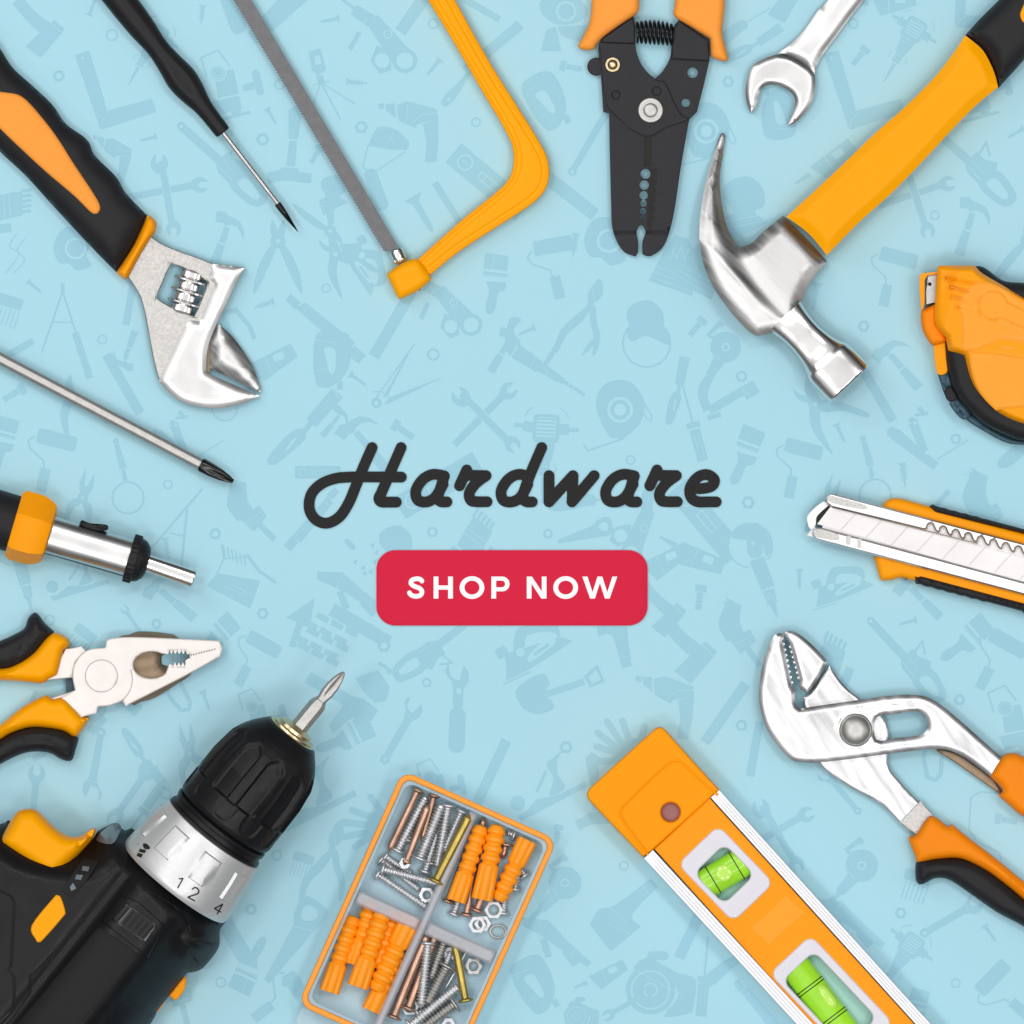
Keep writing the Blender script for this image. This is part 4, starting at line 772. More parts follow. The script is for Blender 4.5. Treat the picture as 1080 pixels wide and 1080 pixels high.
w.part('blade_point', solid([(1, t([(50, 246), (74, 216), (92, 256), (80, 254)]))], 20, 22), M['bladep'], smooth=0)
w.part('tip_gap', solid([(1, t([(92, 150), (160, 100), (176, 112), (98, 192), (88, 186)]))], 16, 21), M['dark'], smooth=0)

# ================================================================ water pump pliers
t = T(790, 655, 3.724); t5 = T(780, 650, 3.177)
M['mirror'] = mat('polished_plated_steel', (219, 218, 219), .32, 1, bump=.03, bscale=50, var=.22, vscale=22, rvar=.08, stretch=(1, 9, 1), angle=-1.0)
w = Thing('water_pump_pliers', 'polished slip joint pump pliers with toothed jaw and orange black handles', 'pliers', 900, 780)
def teeth(a, b, n, h, side=1):
    a = np.array(a, float); b = np.array(b, float); u = (b-a)/n; nn = np.array([-u[1], u[0]]); nn /= np.linalg.norm(nn); o = []
    for i in range(n):
        p = a+u*i; o += [(*p, 1), (*(p+u*.5+nn*h*side), 1)]
    return [(float(x), float(y), c) for x, y, c in o]
fr_ = [(100, 56), (134, 50, 1)]+teeth((136, 68), (178, 262), 9, 9, 1)+[(180, 275, 1), (182, 325), (205, 346), (225, 340), (430, 310), (560, 293), (650, 290), (705, 301), (765, 338), (850, 410), (940, 490), (1010, 552, 1), (962, 622, 1), (880, 560), (805, 515), (730, 502), (620, 512), (450, 535), (300, 553), (220, 555), (160, 540), (100, 470), (60, 400), (40, 310), (45, 220), (66, 130)]
slot = t([(500, 380), (580, 364), (650, 354), (688, 370), (703, 405), (690, 438), (645, 453), (580, 459), (500, 466)])
def px_(P, D):
    g = pldist(P, t([(345, 425), (370, 375), (430, 350), (560, 330), (660, 328)])); return -1.4*np.exp(-(g/1.6)**2)
w.part('front_lever', relief(sm(t(fr_), 5), [sm(slot, 4)], z0=12, z1=26, r=7, edge=23, step=3, prof='soft', extra=px_), M['mirror'])
bj = [(140, 46, 1), (160, 38), (200, 55), (250, 96), (300, 150), (303, 170, 1), (270, 230), (235, 278), (218, 276), (200, 262, 1)]+teeth((196, 244), (152, 82), 8, 8, 1)[::1]+[(148, 70, 1)]
w.part('back_jaw', relief(sm(t(bj), 5), z0=4, z1=24, r=6, edge=21.4, step=3, prof='soft'), M['mirror'])
bk = t([(316, 176, 1), (370, 250), (440, 310), (540, 400), (545, 560), (600, 640), (700, 760), (640, 830), (520, 720), (380, 640), (270, 545), (300, 400), (225, 350), (214, 300, 1), (246, 278)])
w.part('back_lever', relief(sm(bk, 5), [sm(t([(512, 378), (580, 364), (650, 354), (705, 400), (690, 438), (645, 453), (518, 466)]), 3)] if False else [], z0=0, z1=13, r=3, edge=11.6, step=4, prof='soft'), M['mirror'])
w.part('tang', relief(t5([(606, 618), (648, 666), (592, 732), (536, 690)]), z0=2, z1=14.5, r=1.5, step=3), M['cast'])
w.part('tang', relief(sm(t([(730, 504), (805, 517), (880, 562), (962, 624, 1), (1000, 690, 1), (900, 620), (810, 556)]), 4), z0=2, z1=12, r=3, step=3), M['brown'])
w.part('washer', solid([(1, t(sm([(470, 372, 1), (488, 374), (508, 395), (514, 430), (516, 466, 1), (470, 472, 1)], 4)))], 12, 17.5), M['mirror'], smooth=0)
pc = t([(419, 428)])[0]
w.part('pivot_bolt', join(relief(circ(*pc, 17.5, 40), z0=20, z1=29, r=4, step=4), sphere(*pc, 27.6, 15.5, 8, 30, 12, half=True)), M['cast'] if False else M['dull'])
lh = t5([(566, 742), (592, 730), (640, 668), (700, 705, 1), (712, 695, 1), (760, 735), (870, 820), (953, 888), (1120, 1020), (1300, 1160), (1290, 1230), (1100, 1080), (953, 950), (880, 890), (820, 848), (740, 812), (660, 814), (600, 826), (586, 800)])
w.part('handle', relief(sm(lh, 5), z0=6, z1=32, r=10, edge=18, step=4, prof='round'), M['tang'])
lb = t5([(594, 818), (640, 812), (740, 812), (830, 850), (953, 948), (1100, 1075), (1290, 1225), (1260, 1290), (1080, 1130), (953, 1040), (860, 990), (760, 920), (700, 882), (655, 878), (620, 895), (600, 897), (590, 875)])
w.part('grip', relief(sm(lb, 5), z0=0, z1=31, r=11, edge=12, step=4, prof='round'), M['rubber'])
uh = t5([(838, 536, 1), (858, 500), (884, 466), (910, 458), (953, 470), (1100, 560), (1250, 660), (1230, 780), (1100, 740), (953, 672), (905, 635), (866, 600, 1), (880, 580)])
w.part('handle', relief(sm(uh, 5), z0=4, z1=36, r=10, edge=20, step=4, prof='round'), M['tang'])

# ================================================================ spirit level
t = T(600, 750, 2.842)
M['lvl'] = mat('level_orange', (255, 158, 20), .5, bump=.1, bscale=900, var=.03, vscale=30, spec=.15)
M['lvlcap'] = mat('level_cap_orange', (255, 158, 2), .45, bump=.08, bscale=900, spec=.12)
M['alu'] = mat('white_aluminium', (244, 243, 246), .45, .2)
M['frame'] = mat('pale_plastic', (226, 222, 230), .4, var=.02)
M['vial'] = mat('green_vial_liquid', (166, 232, 44), .1, coat=.6, var=.1, vscale=50)
M['vialin'] = mat('grey_green_recess', (160, 204, 196), .5, var=.06, vscale=30)
M['line'] = mat('black_lines', (24, 26, 20), .5)
w = Thing('spirit_level', 'orange spirit level with white rails and two green vials', 'level', 790, 950)
bdy = [(688, 897.8), (751, 840), (1093, 1225), (1000, 1240)]
h1 = math.radians(48.5)
cm = [(707.3, 856.6)]
hole = circ(707.3, 856.6, 10, 28)
w1 = rrect(765.4, 921.4, 80, 55, 9, h1-.04, 5)
w2 = rrect(877, 1053, 123, 55, 9, h1-.03, 5)
def cap_x(P, D):
    q = (P-np.array((600, 750)))*2.842
    g = pldist(q, smo([(226, 420), (158, 322), (156, 296), (180, 268), (285, 168), (322, 150), (350, 166), (440, 250)], 5))
    ins = inside(q, [(226, 420), (158, 322), (156, 296), (180, 268), (285, 168), (322, 150), (350, 166), (440, 250), (600, 500), (300, 500)])
    return np.where(ins, -2.6*sst(g, 0, 8), 0)-1.2*np.exp(-(g/4)**2)
body_pts = [(690.5, 895.5), (748.5, 842), (964, 1080), (1094, 1224), (1004, 1240), (857, 1080)]
w.part('body', relief(body_pts, [w1, w2], z0=0, z1=40, r=2, step=7, prof='soft'), M['lvl'])
cap = t([(262, 50), (285, 50), (452, 236, 1), (430, 256, 1), (330, 152), (300, 150), (160, 285), (155, 315), (246, 420, 1), (222, 438, 1), (64, 272), (54, 248), (58, 228)])
fullcap = t([(252, 58), (264, 50), (276, 48), (287, 54), (300, 68), (370, 146), (452, 236, 1), (430, 256, 1), (246, 422, 1), (222, 438, 1), (130, 342), (68, 276), (57, 262), (54, 248), (60, 234), (74, 220), (150, 150)])
w.part('end_cap', relief(sm(fullcap, 4), [hole], z0=0, z1=46, r=4, edge=41, step=2., prof='round', extra=cap_x, rows=(.35, 1.)), M['lvlcap'])
M['hole'] = mat('mauve_hole', (150, 108, 104), .6)
w.part('cap_ridge', tube([(x, y, 45.2) for x, y in t(smo([(236, 430), (158, 322), (154, 296), (178, 266), (285, 164), (322, 148), (352, 164), (446, 252)], 6))], 1.3, 8), M['lvlcap'])
w.part('hang_hole', join(relief(circ(707.3, 856.6, 10, 28), z0=0, z1=30, r=1, step=5)), M['hole'])
def rail(a, b, c, d):
    v = relief([a, b, c, d], z0=1, z1=44, r=.8, step=8, prof='lin')
    return v
def railx(P0, P1, ww, side):
    a = np.array(P0); b = np.array(P1); u = (b-a)/np.linalg.norm(b-a); n = np.array([-u[1], u[0]])*side
    ms_ = []
    for k, (o, h) in enumerate(((0, 43), (ww*.27, 44.5), (ww*.52, 44.5), (ww*.77, 44))):
        p = a+n*o; q = b+n*o; e = ww*.235
        ms_.append(relief([tuple(p), tuple(q), tuple(q+n*e), tuple(p+n*e)], z0=1, z1=h, r=.6, step=14, prof='lin'))
    p, q = a+n*ww*.05, b+n*ww*.05
    ms_.append(relief([tuple(p), tuple(q), tuple(q+n*ww*.9), tuple(p+n*ww*.9)], z0=1, z1=42, r=.4, step=14, prof='lin'))
    return join(*ms_)
w.part('rail', railx((688.6, 896.6), (1003, 1238), 12.6, 1), M['alu'])
w.part('rail', railx((749.8, 841.2), (1094, 1222), 11.6, -1), M['alu'])
def window(cx, cy, fw, fh, iw, ih, ang, ax, L1, rad, rings, bub, off_, tint):
    fr = rrect(cx, cy, fw, fh, 10, ang, 6); inn = rrect(cx+off_[0], cy+off_[1], iw, ih, 9, ang, 6)
    f_ = w.part('vial_window', relief(fr, [inn], z0=20, z1=43, r=3, edge=40.6, step=4, prof='round'), M['frame'])
    w.part('recess', relief(rrect(cx+off_[0], cy+off_[1], iw+1, ih+1, 9, ang, 6), z0=4, z1=18, r=1, step=8), M['vialin'], under=f_)
    c = np.array((cx+off_[0]+bub[0], cy+off_[1]+bub[1])); u = np.array((cos(ax), sin(ax)))
    vl = w.part('vial', lathe(c-u*L1/2, c+u*L1/2, [(0, rad*.6), (1.5, rad), (L1-1.5, rad), (L1, rad*.6)], 24, 36), M['vial'], under=f_)
    for s in rings:
        for e in ((-.9, .9) if len(rings) > 2 else (0,)):
            pass
    ms_ = [lathe(c+u*s-u*.55, c+u*s+u*.55, [(0, rad+.1), (.1, rad+.35), (1, rad+.35), (1.1, rad+.1)], 24, 36) for s in rings]
    w.part('vial_lines', join(*ms_), M['line'], under=f_)
    return c, u, f_
c, u, f_ = window(765.4, 921.4, 85, 60, 45, 44, h1-.04, math.radians(-31), 60, 16.2, (-15.5, 13.5), (1.5, -2), (-1.5, .5), 0)
M['bubble'] = mat('pale_bubble', (192, 240, 92), .15, coat=.5)
w.part('bubble', shift(sphere(c[0]-2, c[1]+1, 39.4, 9, 2., 28, 8, half=True), 0), M['bubble'], under=f_)
c, u, f_ = window(877, 1053, 128, 60, 96, 45, h1-.03, math.radians(53), 110, 16.5, (-22, -18.5, 18.5, 22), (-8, 3), (-2, 1), 0)
w.part('bubble', shift(lathe(c-u*17+(6, -4), c+u*14+(6, -4), [(0, 1), (3, 5), (8, 6.5), (24, 6.5), (28, 5), (31, 1)], 36, 20, flatz=.8), 0), M['bubble'], under=f_)
M['patch'] = mat('pale_orange_label', (255, 165, 42), .5, spec=.2)
w.part('label_patch', relief(t([(548, 650), (650, 553), (708, 604), (600, 700)]), z0=38, z1=40.5, r=.6, step=5), M['patch'])
# ================================================================ combination pliers
t = T(0, 640, 4.32)
w = Thing('combination_pliers', 'combination pliers with pale steel jaws and yellow black handles', 'pliers', 110, 705)
hd = t([(485, 155, 1), (520, 142), (640, 138), (1000, 154, 1), (1012, 190), (1003, 226, 1), (850, 312), (574, 452, 1), (556, 430, 1), (500, 450), (448, 455, 1), (438, 486, 1), (372, 503, 1), (280, 415, 1), (342, 380, 1), (330, 312), (345, 250), (400, 197), (480, 186, 1)])
el_ = [(*p,) for p in circ(690, 265, 84, 26, 62)]
tooth = [(742, 250), (738, 228), (765, 216)]
for i in range(5): tooth += [(772+i*18, 199), (781+i*18, 216)]
tooth += [(864, 214), (866, 232), (846, 244)]
for i in range(4): tooth += [(842-i*18, 272), (833-i*18, 252)]
tooth += [(788, 268), (772, 260), (768, 300)]
# one opening: ellipse joined with the toothed gap
op = [p for p in el_ if not (p[0] > 745 and 216 < p[1] < 300)]
import math as _m
op.sort(key=lambda p: _m.atan2(p[1]-265, p[0]-690)); 
lower = [p for p in op if _m.atan2(p[1]-265, p[0]-690) > 0.0]; upper = [p for p in op if _m.atan2(p[1]-265, p[0]-690) <= 0.0]
opening = lower+upper+tooth[2:-1]
def lines(P, D):
    q = (P-np.array((0, 640)))*4.32
    g = np.minimum(np.abs(np.hypot(q[:, 0]-462, q[:, 1]-315)-73), pldist(q, smo([(596, 285), (602, 330), (592, 380), (556, 430)], 4)))
    g = np.minimum(g, pldist(q, [(870, 222), (985, 192), (1008, 188)]))
    return -.9*np.exp(-(g/3.2)**2)
w.part('jaws', relief(sm(hd, 5), [t(opening)], z0=12, z1=25, r=1.5, step=2.4, prof='soft', extra=lines, rows=(.5, 1.)), M['pale_steel'], smooth=30)
M['seam'] = mat('dark_seam', (168, 146, 136), .6)
w.part('seam', solid([(1, t(circ(462, 315, 74.5, 48))), (-1, t(circ(462, 315, 71.5, 48)))], 24.2, 25.1), M['seam'], smooth=0)
w.part('seam', solid([(1, t(p)) for p in stroke(smo([(596, 285), (603, 330), (592, 382), (556, 430)], 5), 3)], 24.2, 25.1), M['seam'], smooth=0)
w.part('serration', solid([(1, t(p)) for p in [quad((868+i*12, 223-i*3), (873+i*12, 217-i*3), 6) for i in range(10)]], 24.3, 25.2), M['seam'], smooth=0)
bkj = t([(540, 150), (590, 126), (640, 112), (750, 120), (810, 140), (860, 240), (872, 304), (800, 356), (710, 412), (640, 434), (600, 440), (570, 300)])
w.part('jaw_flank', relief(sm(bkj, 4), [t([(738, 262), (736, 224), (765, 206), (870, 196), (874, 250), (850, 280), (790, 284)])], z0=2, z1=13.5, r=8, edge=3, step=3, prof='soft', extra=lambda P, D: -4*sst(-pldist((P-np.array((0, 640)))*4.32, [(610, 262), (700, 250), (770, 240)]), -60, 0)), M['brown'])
w.part('tang', relief(t([(210, 335), (300, 192), (370, 180), (390, 202), (345, 250), (330, 312), (335, 322)]), z0=8, z1=21, r=2, step=4), M['pale_steel'])
w.part('tang', relief(t([(225, 418), (342, 380), (400, 420), (372, 503), (280, 440)]), z0=8, z1=18, r=2, step=4), M['pale_steel'])
w.part('rest', solid([(1, t([(298, 330), (330, 318), (342, 380), (302, 394)]))], 2, 10), M['teal'])
w.part('handle', relief(sm(t([(248, 117), (308, 142), (318, 180, 1), (290, 200, 1), (275, 265), (262, 312, 1), (222, 332), (190, 348), (90, 340), (0, 335), (-160, 330), (-300, 310), (-300, 255), (-150, 280), (0, 280), (70, 262), (150, 210), (210, 140)]), 5), z0=4, z1=34, r=10, edge=16, step=3.6, prof='round'), M['amber'])
w.part('grip', relief(sm(t([(155, 27), (176, 36), (205, 75), (248, 118), (212, 152), (150, 224), (70, 275), (0, 286), (-150, 286), (-300, 262), (-310, 200), (-150, 215), (0, 155), (60, 128), (110, 98), (128, 52)]), 5), z0=0, z1=33, r=12, edge=12, step=3.6, prof='round',
    extra=lambda P, D: -2.5*np.exp(-(pldist((P-np.array((0, 640)))*4.32, [(155, 60), (120, 150), (60, 250)])/9)**2)*sst(D, 1, 5)), M['rubber'])
w.part('handle', relief(sm(t([(0, 538), (100, 458), (200, 406), (222, 408), (242, 420, 1), (290, 408, 1), (375, 500, 1), (404, 504), (400, 522), (345, 592), (280, 563), (150, 548), (60, 572), (0, 606), (-140, 700), (-260, 790), (-300, 750), (-150, 640)]), 5), z0=4, z1=34, r=10, edge=16, step=3.6, prof='round'), M['amber'])
w.part('grip', relief(sm(t([(0, 605), (60, 571), (150, 548), (260, 554), (345, 592), (358, 602), (345, 650), (332, 692), (310, 703), (270, 690), (220, 664), (120, 664), (0, 718), (-120, 800), (-240, 880), (-270, 800), (-140, 705)]), 5), z0=0, z1=33, r=12, edge=12, step=3.6, prof='round',
    extra=lambda P, D: -2.5*np.exp(-(pldist((P-np.array((0, 640)))*4.32, [(120, 600), (220, 610), (300, 660)])/9)**2)*sst(D, 1, 5)), M['rubber'])

# ================================================================ bit driver with steel barrel
t = T(0, 490, 3.273)
w = Thing('bit_driver', 'ratchet bit driver with steel barrel, orange collar and black knurled ring', 'screwdriver', 100, 580)
A = np.array((50.4, 563.)); B = np.array((139., 589.)); u = (B-A)/np.linalg.norm(B-A)
def hexm(k=6, ph=0.): return lambda s, a: 1/max(.86, cos(((a+ph) % (2*pi/k))-pi/k))*.93
w.part('handle', lathe(A-u*170, A-u*24, [(0, 8), (4, 26), (30, 33), (80, 31), (118, 30.4), (146, 30)], 33, 40), M['rubber'])
w.part('collar', lathe(A-u*38, A+u*6, [(0, 22), (.5, 32.5), (5, 36), (24, 36), (34, 33), (39, 29.5), (41, 22)], 33, 60, hexm(6, .2)), M['orange'])
w.part('barrel', lathe(A-u*4, B+u*2, [(0, 19.8), (60, 19.6), (95, 19.5), (96, 17)], 33, 56, sq=.8), M['satin'])
w.part('barrel_shade', lathe(A+u*0+np.array((-u[1], u[0]))*3.6, B+np.array((-u[1], u[0]))*3.6, [(0, 17.5), (90, 17.5)], 30, 36), M['gloss'])  # shade along the barrel's lower edge, put in as a black cylinder
w.part('knurled_ring', lathe(B-u*4, B+u*22, [(0, 19), (.6, 25.6), (2, 26.2), (9, 26), (10, 23.5), (15, 22), (20, 17), (22, 11)], 33, 120, lambda s, a: 1-(.03*(.5+.5*cos(30*a)) if s < 10 else 0)), M['blackplastic'])
C_ = np.array((205.3, 611.))
w.part('bit_holder', lathe(B+u*16, C_, [(0, 9), (49, 9.2), (52.4, 9.4), (53.2, 8.8), (53.3, 7), (46, 6.6), (46, .3)], 33, 40, sq=.8), M['chrome'])
w.part('slide_button', relief(sm(t([(276, 205), (284, 192), (310, 202), (368, 208), (370, 226), (340, 228), (300, 218)]), 4), z0=33, z1=47, r=2, step=2.5, extra=lambda P, D: .8*np.sin(P[:, 0]*1.6)*sst(D, .5, 2)), M['blackplastic'])

# ================================================================ drill
w = Thing('cordless_drill', 'black cordless drill with silver torque ring and orange trigger', 'drill', 120, 980)
t = T(0, 830, 4.154)
ZC = 66
u = np.array((.62, -.7846)); nrm = np.array((.7846, .62)); TL = .16
hs = [(-160, 880), (-60, 876), (0, 869), (11, 866), (40, 884), (88, 890), (103.5, 876, 1), (119, 868, 1), (132, 876, 1), (139, 873, 1), (190, 920), (238.5, 972, 1), (232, 981), (231, 998), (222, 1012), (211, 1023), (197.4, 1026, 1), (178, 1051), (166, 1066), (158, 1081), (110, 1150), (20, 1240), (-100, 1280), (-190, 1200)]
def grooves(P, D):
    z = np.zeros(len(P)); q = (P-np.array((0, 830)))*4.154
    # raised spine of the motor housing
    rel = (P-np.array((186, 929))); n = rel@nrm; s = rel@u
    z += 16*np.exp(-((n+4)/34)**4)*1.0
    z += -7*np.exp(-((n+44)/9)**2)
    z += -8*np.exp(-((n-40)/10)**2)*sst(-s, 8, 30)
    z += 5*np.exp(-(np.hypot(q[:, 0]-900, q[:, 1]-690)/60)**2)
    return z*sst(D, 0, 9)
w.part('housing', relief(sm(hs, 5), z0=0, z1=112, r=40, edge=44, step=4, prof='soft', extra=grooves), M['drillblack'], smooth=60)
RB = np.array((186., 929.)); 
def ring_r(s): return np.interp(s, [-6, 0, 4, 40, 62, 64.5, 65.5], [66, 68, 68.3, 64, 60, 59, 55])
def ring_mod(s, a):
    k = 0
    if 22 < s < 54:
        for c0 in (.62, 1.32, 2.05, 2.72, 3.5, 4.3, 5.1, 5.9):
            if abs(a-c0) < .17*(1 if s > 30 else .8): k = .035
    return 1+k
w.part('torque_ring', lathe(RB, RB+u*10, [(-4, 60), (-3, 66.6)]+[(s, float(ring_r(s))) for s in (0, 3, 10, 20, 21.6, 22.6, 30, 40, 50, 53.2, 54.4, 60, 63, 64.5)]+[(65.5, 55), (66, 40)], ZC, 150, ring_mod, tilt=TL), M['silverpaint'], smooth=30)
def ring_z(x, y):
    rel = np.array((x, y))-RB; si = float(rel@u); n = float(rel@nrm); s = si
    for _ in range(8):
        r = float(ring_r(s)); h = math.sqrt(max(1, r*r-n*n)); s = (si+h*sin(TL))/cos(TL)
    return ZC+s*sin(TL)+h*cos(TL)
def glyph(strk, cx, cy, ang, k, wd_):
    c, s = cos(ang)*k, sin(ang)*k; o = []
    for st in strk:
        st = [(cx+x*c-y*s, cy+x*s+y*c) for x, y in st]
        o += [(1, p) for p in stroke(st, wd_, True, 8)]
    return o
g1 = [[(-2.2, -3), (.6, -5), (.6, 5)]]
g2 = [smo([(-3, -2.6), (-1.8, -4.8), (.6, -5), (2.6, -3.6), (2.2, -1), (-.6, 2), (-3, 4.8)], 4), [(-3, 4.8), (3, 4.8)]]
g4 = [[(1.4, 5), (1.4, -5), (-3.2, 2), (3.2, 2)]]
dr = pi/2-math.atan2(.7846, .62)+.06
pc = glyph(g1, *t([(788, 420)])[0], .5, 1.12, 1.5)+glyph(g2, *t([(850, 468)])[0], .5, 1.3, 1.5)+glyph(g4, *t([(958, 532)])[0], .5, 1.15, 1.4)
w.part('numerals', drape(pc, ring_z, .5), M['line'], smooth=0)
pc = [(1, t([(578, 205), (584, 203), (608, 250), (600, 252)])), (1, t(sm([(626, 250), (640, 248), (656, 262), (654, 272), (632, 270)], 3))), (1, t([(612, 270), (640, 276), (634, 290), (608, 284)])), (1, t([(604, 288), (626, 294), (618, 310), (598, 302)]))]
w.part('drill_symbol', drape(pc, ring_z, .5), M['line'], smooth=0)
CB = np.array((234.6, 867.))
w.part('chuck_collar', lathe(CB-u*14, CB+u*3, [(0, 40), (0.1, 58.3), (3, 57.6), (4, 55.5), (9, 55), (10, 56.4), (14, 56.8), (17, 50)], ZC+9, 80, tilt=TL), M['drillblack'])
def cmod(s, a):
    k = 0
    for c0 in (.18, .78, 1.38, 1.98, 2.58, 3.18, 3.9, 4.6, 5.4):
        d = abs(a-c0); e = 99-9*(d/.2)**2
        if d < .3: k -= .07*float(sst(.215-d, 0, .05)*sst(s, 30, 32.5)*(1-sst(s, e-8, e)))-.012*math.exp(-((d-.225)/.02)**2)*float(sst(s, 32, 40)*(1-sst(s, 88, 96)))
    for c0 in (.48, 1.08, 1.68, 2.28, 2.88):
        d = abs(a-c0); e = 10+12*(d/.2)**4
        if d < .25: k -= .03*float(sst(.2-d, 0, .03)*sst(s, e, e+2)*(1-sst(s, 30, 32)))
    return 1+k
sa = np.arange(0, 119.5, .9)
cp = np.interp(sa, [0, 3, 8, 60, 83, 92, 100, 106, 112, 119], [50, 56, 57.5, 57, 54, 50.5, 46, 42, 37, 31])
w.part('chuck', lathe(CB, CB+u*10, [(float(s), float(r)) for s, r in zip(sa, cp)]+[(120, 27)], ZC+11, 260, cmod, tilt=TL), M['drillblack'], smooth=50)
w.part('chuck_nose', lathe(CB+u*119, CB+u*130, [(0, 28), (.8, 25.5), (3, 25), (4, 20.5), (7, 19.5), (9, 14), (10, 12), (11, 8)], ZC+30, 40, tilt=TL), M['brass'])
tp = [(31.3, 852.9), (20, 855), (13, 863), (4, 879), (1.2, 887), (5, 894), (25, 908), (48, 922.5), (58, 924), (65, 919), (82, 902), (96.3, 886), (101, 875), (96, 874), (86.7, 881), (78, 882.5), (68, 880), (55, 870), (41, 856)]
w.part('trigger', relief(sm(tp, 5), z0=20, z1=104, r=14, edge=76, step=3, prof='round'), M['amber'])
zt = 1
def housing_z(x, y, dz=0):
    P = np.array([[x, y]], float); D = dist(P, [np.array(sm(hs, 5))]); tt = np.clip(D/40, 0, 1)
    return float((44+68*np.sin(tt*pi/2)+grooves(P, D))[0])
def onhouse(poly, th, r, m_, name, step=3, extra=None, lift=0, **k):
    v, f = relief(poly, z0=0, z1=10, r=r, step=step, extra=extra, edge=10-min(r, th)*.8)
    o = []
    for x, y, z in v:
        hz_ = housing_z(x, y); o.append((x, y, hz_-3 if z < .01 else hz_+lift+th+(z-10)))
    return w.part(name, (o, f), m_, **k)
pan = t([(432, 612), (612, 734), (350, 1042), (200, 1230), (-20, 1130), (70, 1042)])
onhouse(pan, 2.2, 1.2, M['matgrey'], 'top_panel', 5)
onhouse(t([(528, 474), (600, 500), (722, 606), (700, 650), (650, 748), (540, 660), (440, 588)]), 3.2, 1.6, M['drillblack'], 'vent_frame', 3)
onhouse(t([(552, 508), (690, 606), (640, 684), (488, 580)]), 4.6, .8, M['gloss'], 'vent', 1.6, extra=None)
sl = []
for i in range(6):
    a = np.array((566+i*22., 526+i*16.)); b = a+np.array((-52., 62.)); sl.append(relief(t(quad(tuple(a), tuple(b), 9)), z0=0, z1=10, r=.7, step=2.5))
o = []; v, f = join(*sl)
w.part('vent_slat', ([(x, y, housing_z(x, y)+(z-10)+6.2 if z > .1 else housing_z(x, y)+2) for x, y, z in v], f), M['drillblack'])
onhouse(sm(t([(366, 315, 1), (432, 326, 1), (380, 410), (308, 496, 1), (272, 452, 1), (310, 390)]), 3), 1.4, 1, M['matgrey'], 'indicator_panel', 3)
M['lamp'] = mat('smoked_lens', (104, 116, 124), .2, coat=.4)
pcs_ = [(1, t(p)) for p in ([(362, 346), (392, 350), (386, 370), (358, 366)], [(334, 384), (364, 386), (354, 408), (328, 404)], [(320, 420), (334, 444), (312, 456), (306, 438)])]
v, f = flat(pcs_, 0); w.part('indicator_marks', ([(x, y, housing_z(x, y)+2.6) for x, y, z in v], f), M['lamp'], smooth=0)
onhouse(sm(t([(498, 158), (530, 172), (520, 210), (490, 250), (426, 236), (436, 206)]), 3), 3, 1.5, M['lamp'], 'work_light', 3)
onhouse(sm(t([(232, 488), (250, 474), (268, 486), (286, 545), (276, 570), (190, 668), (168, 680), (156, 668), (138, 608)]), 4), 5, 2.4, M['amber'], 'side_button', 3)
w.part('mode_lever', relief(sm(t([(800, 826), (812, 876), (790, 915), (766, 934), (738, 918), (700, 976), (660, 990), (640, 900)]), 3), z0=10, z1=40, r=4, step=3), M['orange'])

def seam(pts, r, m_='gloss', n=3):
    q = []
    for a, b in zip(pts[:-1], pts[1:]):
        k = max(1, int(math.hypot(b[0]-a[0], b[1]-a[1])/5))
        q += [(a[0]+(b[0]-a[0])*i/k, a[1]+(b[1]-a[1])*i/k) for i in range(k)]
    q.append(pts[-1])
    w.part('panel_seam', tube([(x, y, housing_z(x, y)-.1) for x, y in q], r, 8), M[m_])
for L_ in ([(-60, 452), (0, 455), (48, 480), (60, 505), (46, 780), (34, 800), (60, 832), (57, 975), (0, 1032), (-80, 1100)], [(235, 715), (128, 828), (128, 900), (60, 1000), (-60, 1120)], [(430, 1100), (490, 1038), (545, 975)]):
    seam(t(L_), 1.1); seam([(x+1.8, y+.6) for x, y in t(L_)], .7, 'matgrey')
seam(smo(t([(590, 440), (660, 462), (730, 500), (800, 560), (840, 640)]), 4), .8)
# the bit in the chuck
w = Thing('screwdriver_bit', 'steel cross head bit held in the drill chuck', 'bit', 340, 737)
bA = np.array((313., 770.)); bu = np.array((.632, -.775))
w.part('shank', lathe(bA, bA+bu, [(0, 9.4), (34, 9.4), (37, 8.6), (41, 6.4)], ZC+30, 6, tilt=TL), M['dull'], smooth=20)
w.part('cross_tip', lathe(bA+bu*40, bA+bu*41, [(0, 6.2), (4, 6.6), (10, 8.2), (20, 8), (30, 6), (36, 3.6), (39, 1.2)], ZC+37, 40, lambda s, a: 1-(.5*min(1, s/12))*(.5+.5*cos(4*a+.5))**1.4), M['dull'])
w.part('clip_ring', lathe(bA-bu*3, bA, [(0, 15.5), (1.6, 15.5), (2, 13)], ZC+32, 20, lambda s, a: 1+.14*abs(cos(a))**8), M['gloss'])
# ================================================================ organiser box
BA = math.radians(24.2); bc, bs = cos(BA), sin(BA)
BX, BY, BW, BH = 451, 972.5, 179, 271
def Bx(u, v): return (BX+u*bc-v*bs, BY+u*bs+v*bc)
M['clear'] = mat('frosted_plastic', (224, 236, 243), .25, alpha=.4, spec=.4, bump=.12, bscale=120)
M['divider'] = mat('milky_divider_plastic', (206, 206, 212), .4, alpha=.66, bump=.1, bscale=160)
M['rim'] = mat('orange_rim', (255, 158, 32), .42, bump=.04, bscale=900)
w = Thing('organizer_box', 'clear divided storage box with an orange rim full of fixings', 'box', BX, BY)
outer = rrect(BX, BY, BW, BH, 14, BA, 7); inner = rrect(BX, BY, BW-12.5, BH-12.5, 9, BA, 7)
w.part('rim', relief(outer, [inner], z0=38, z1=44, r=2.4, edge=42, step=5, prof='round'), M['rim'])
o2 = rrect(BX, BY, BW-3, BH-3, 12, BA, 6); i2 = rrect(BX, BY, BW-19, BH-19, 10, BA, 6)
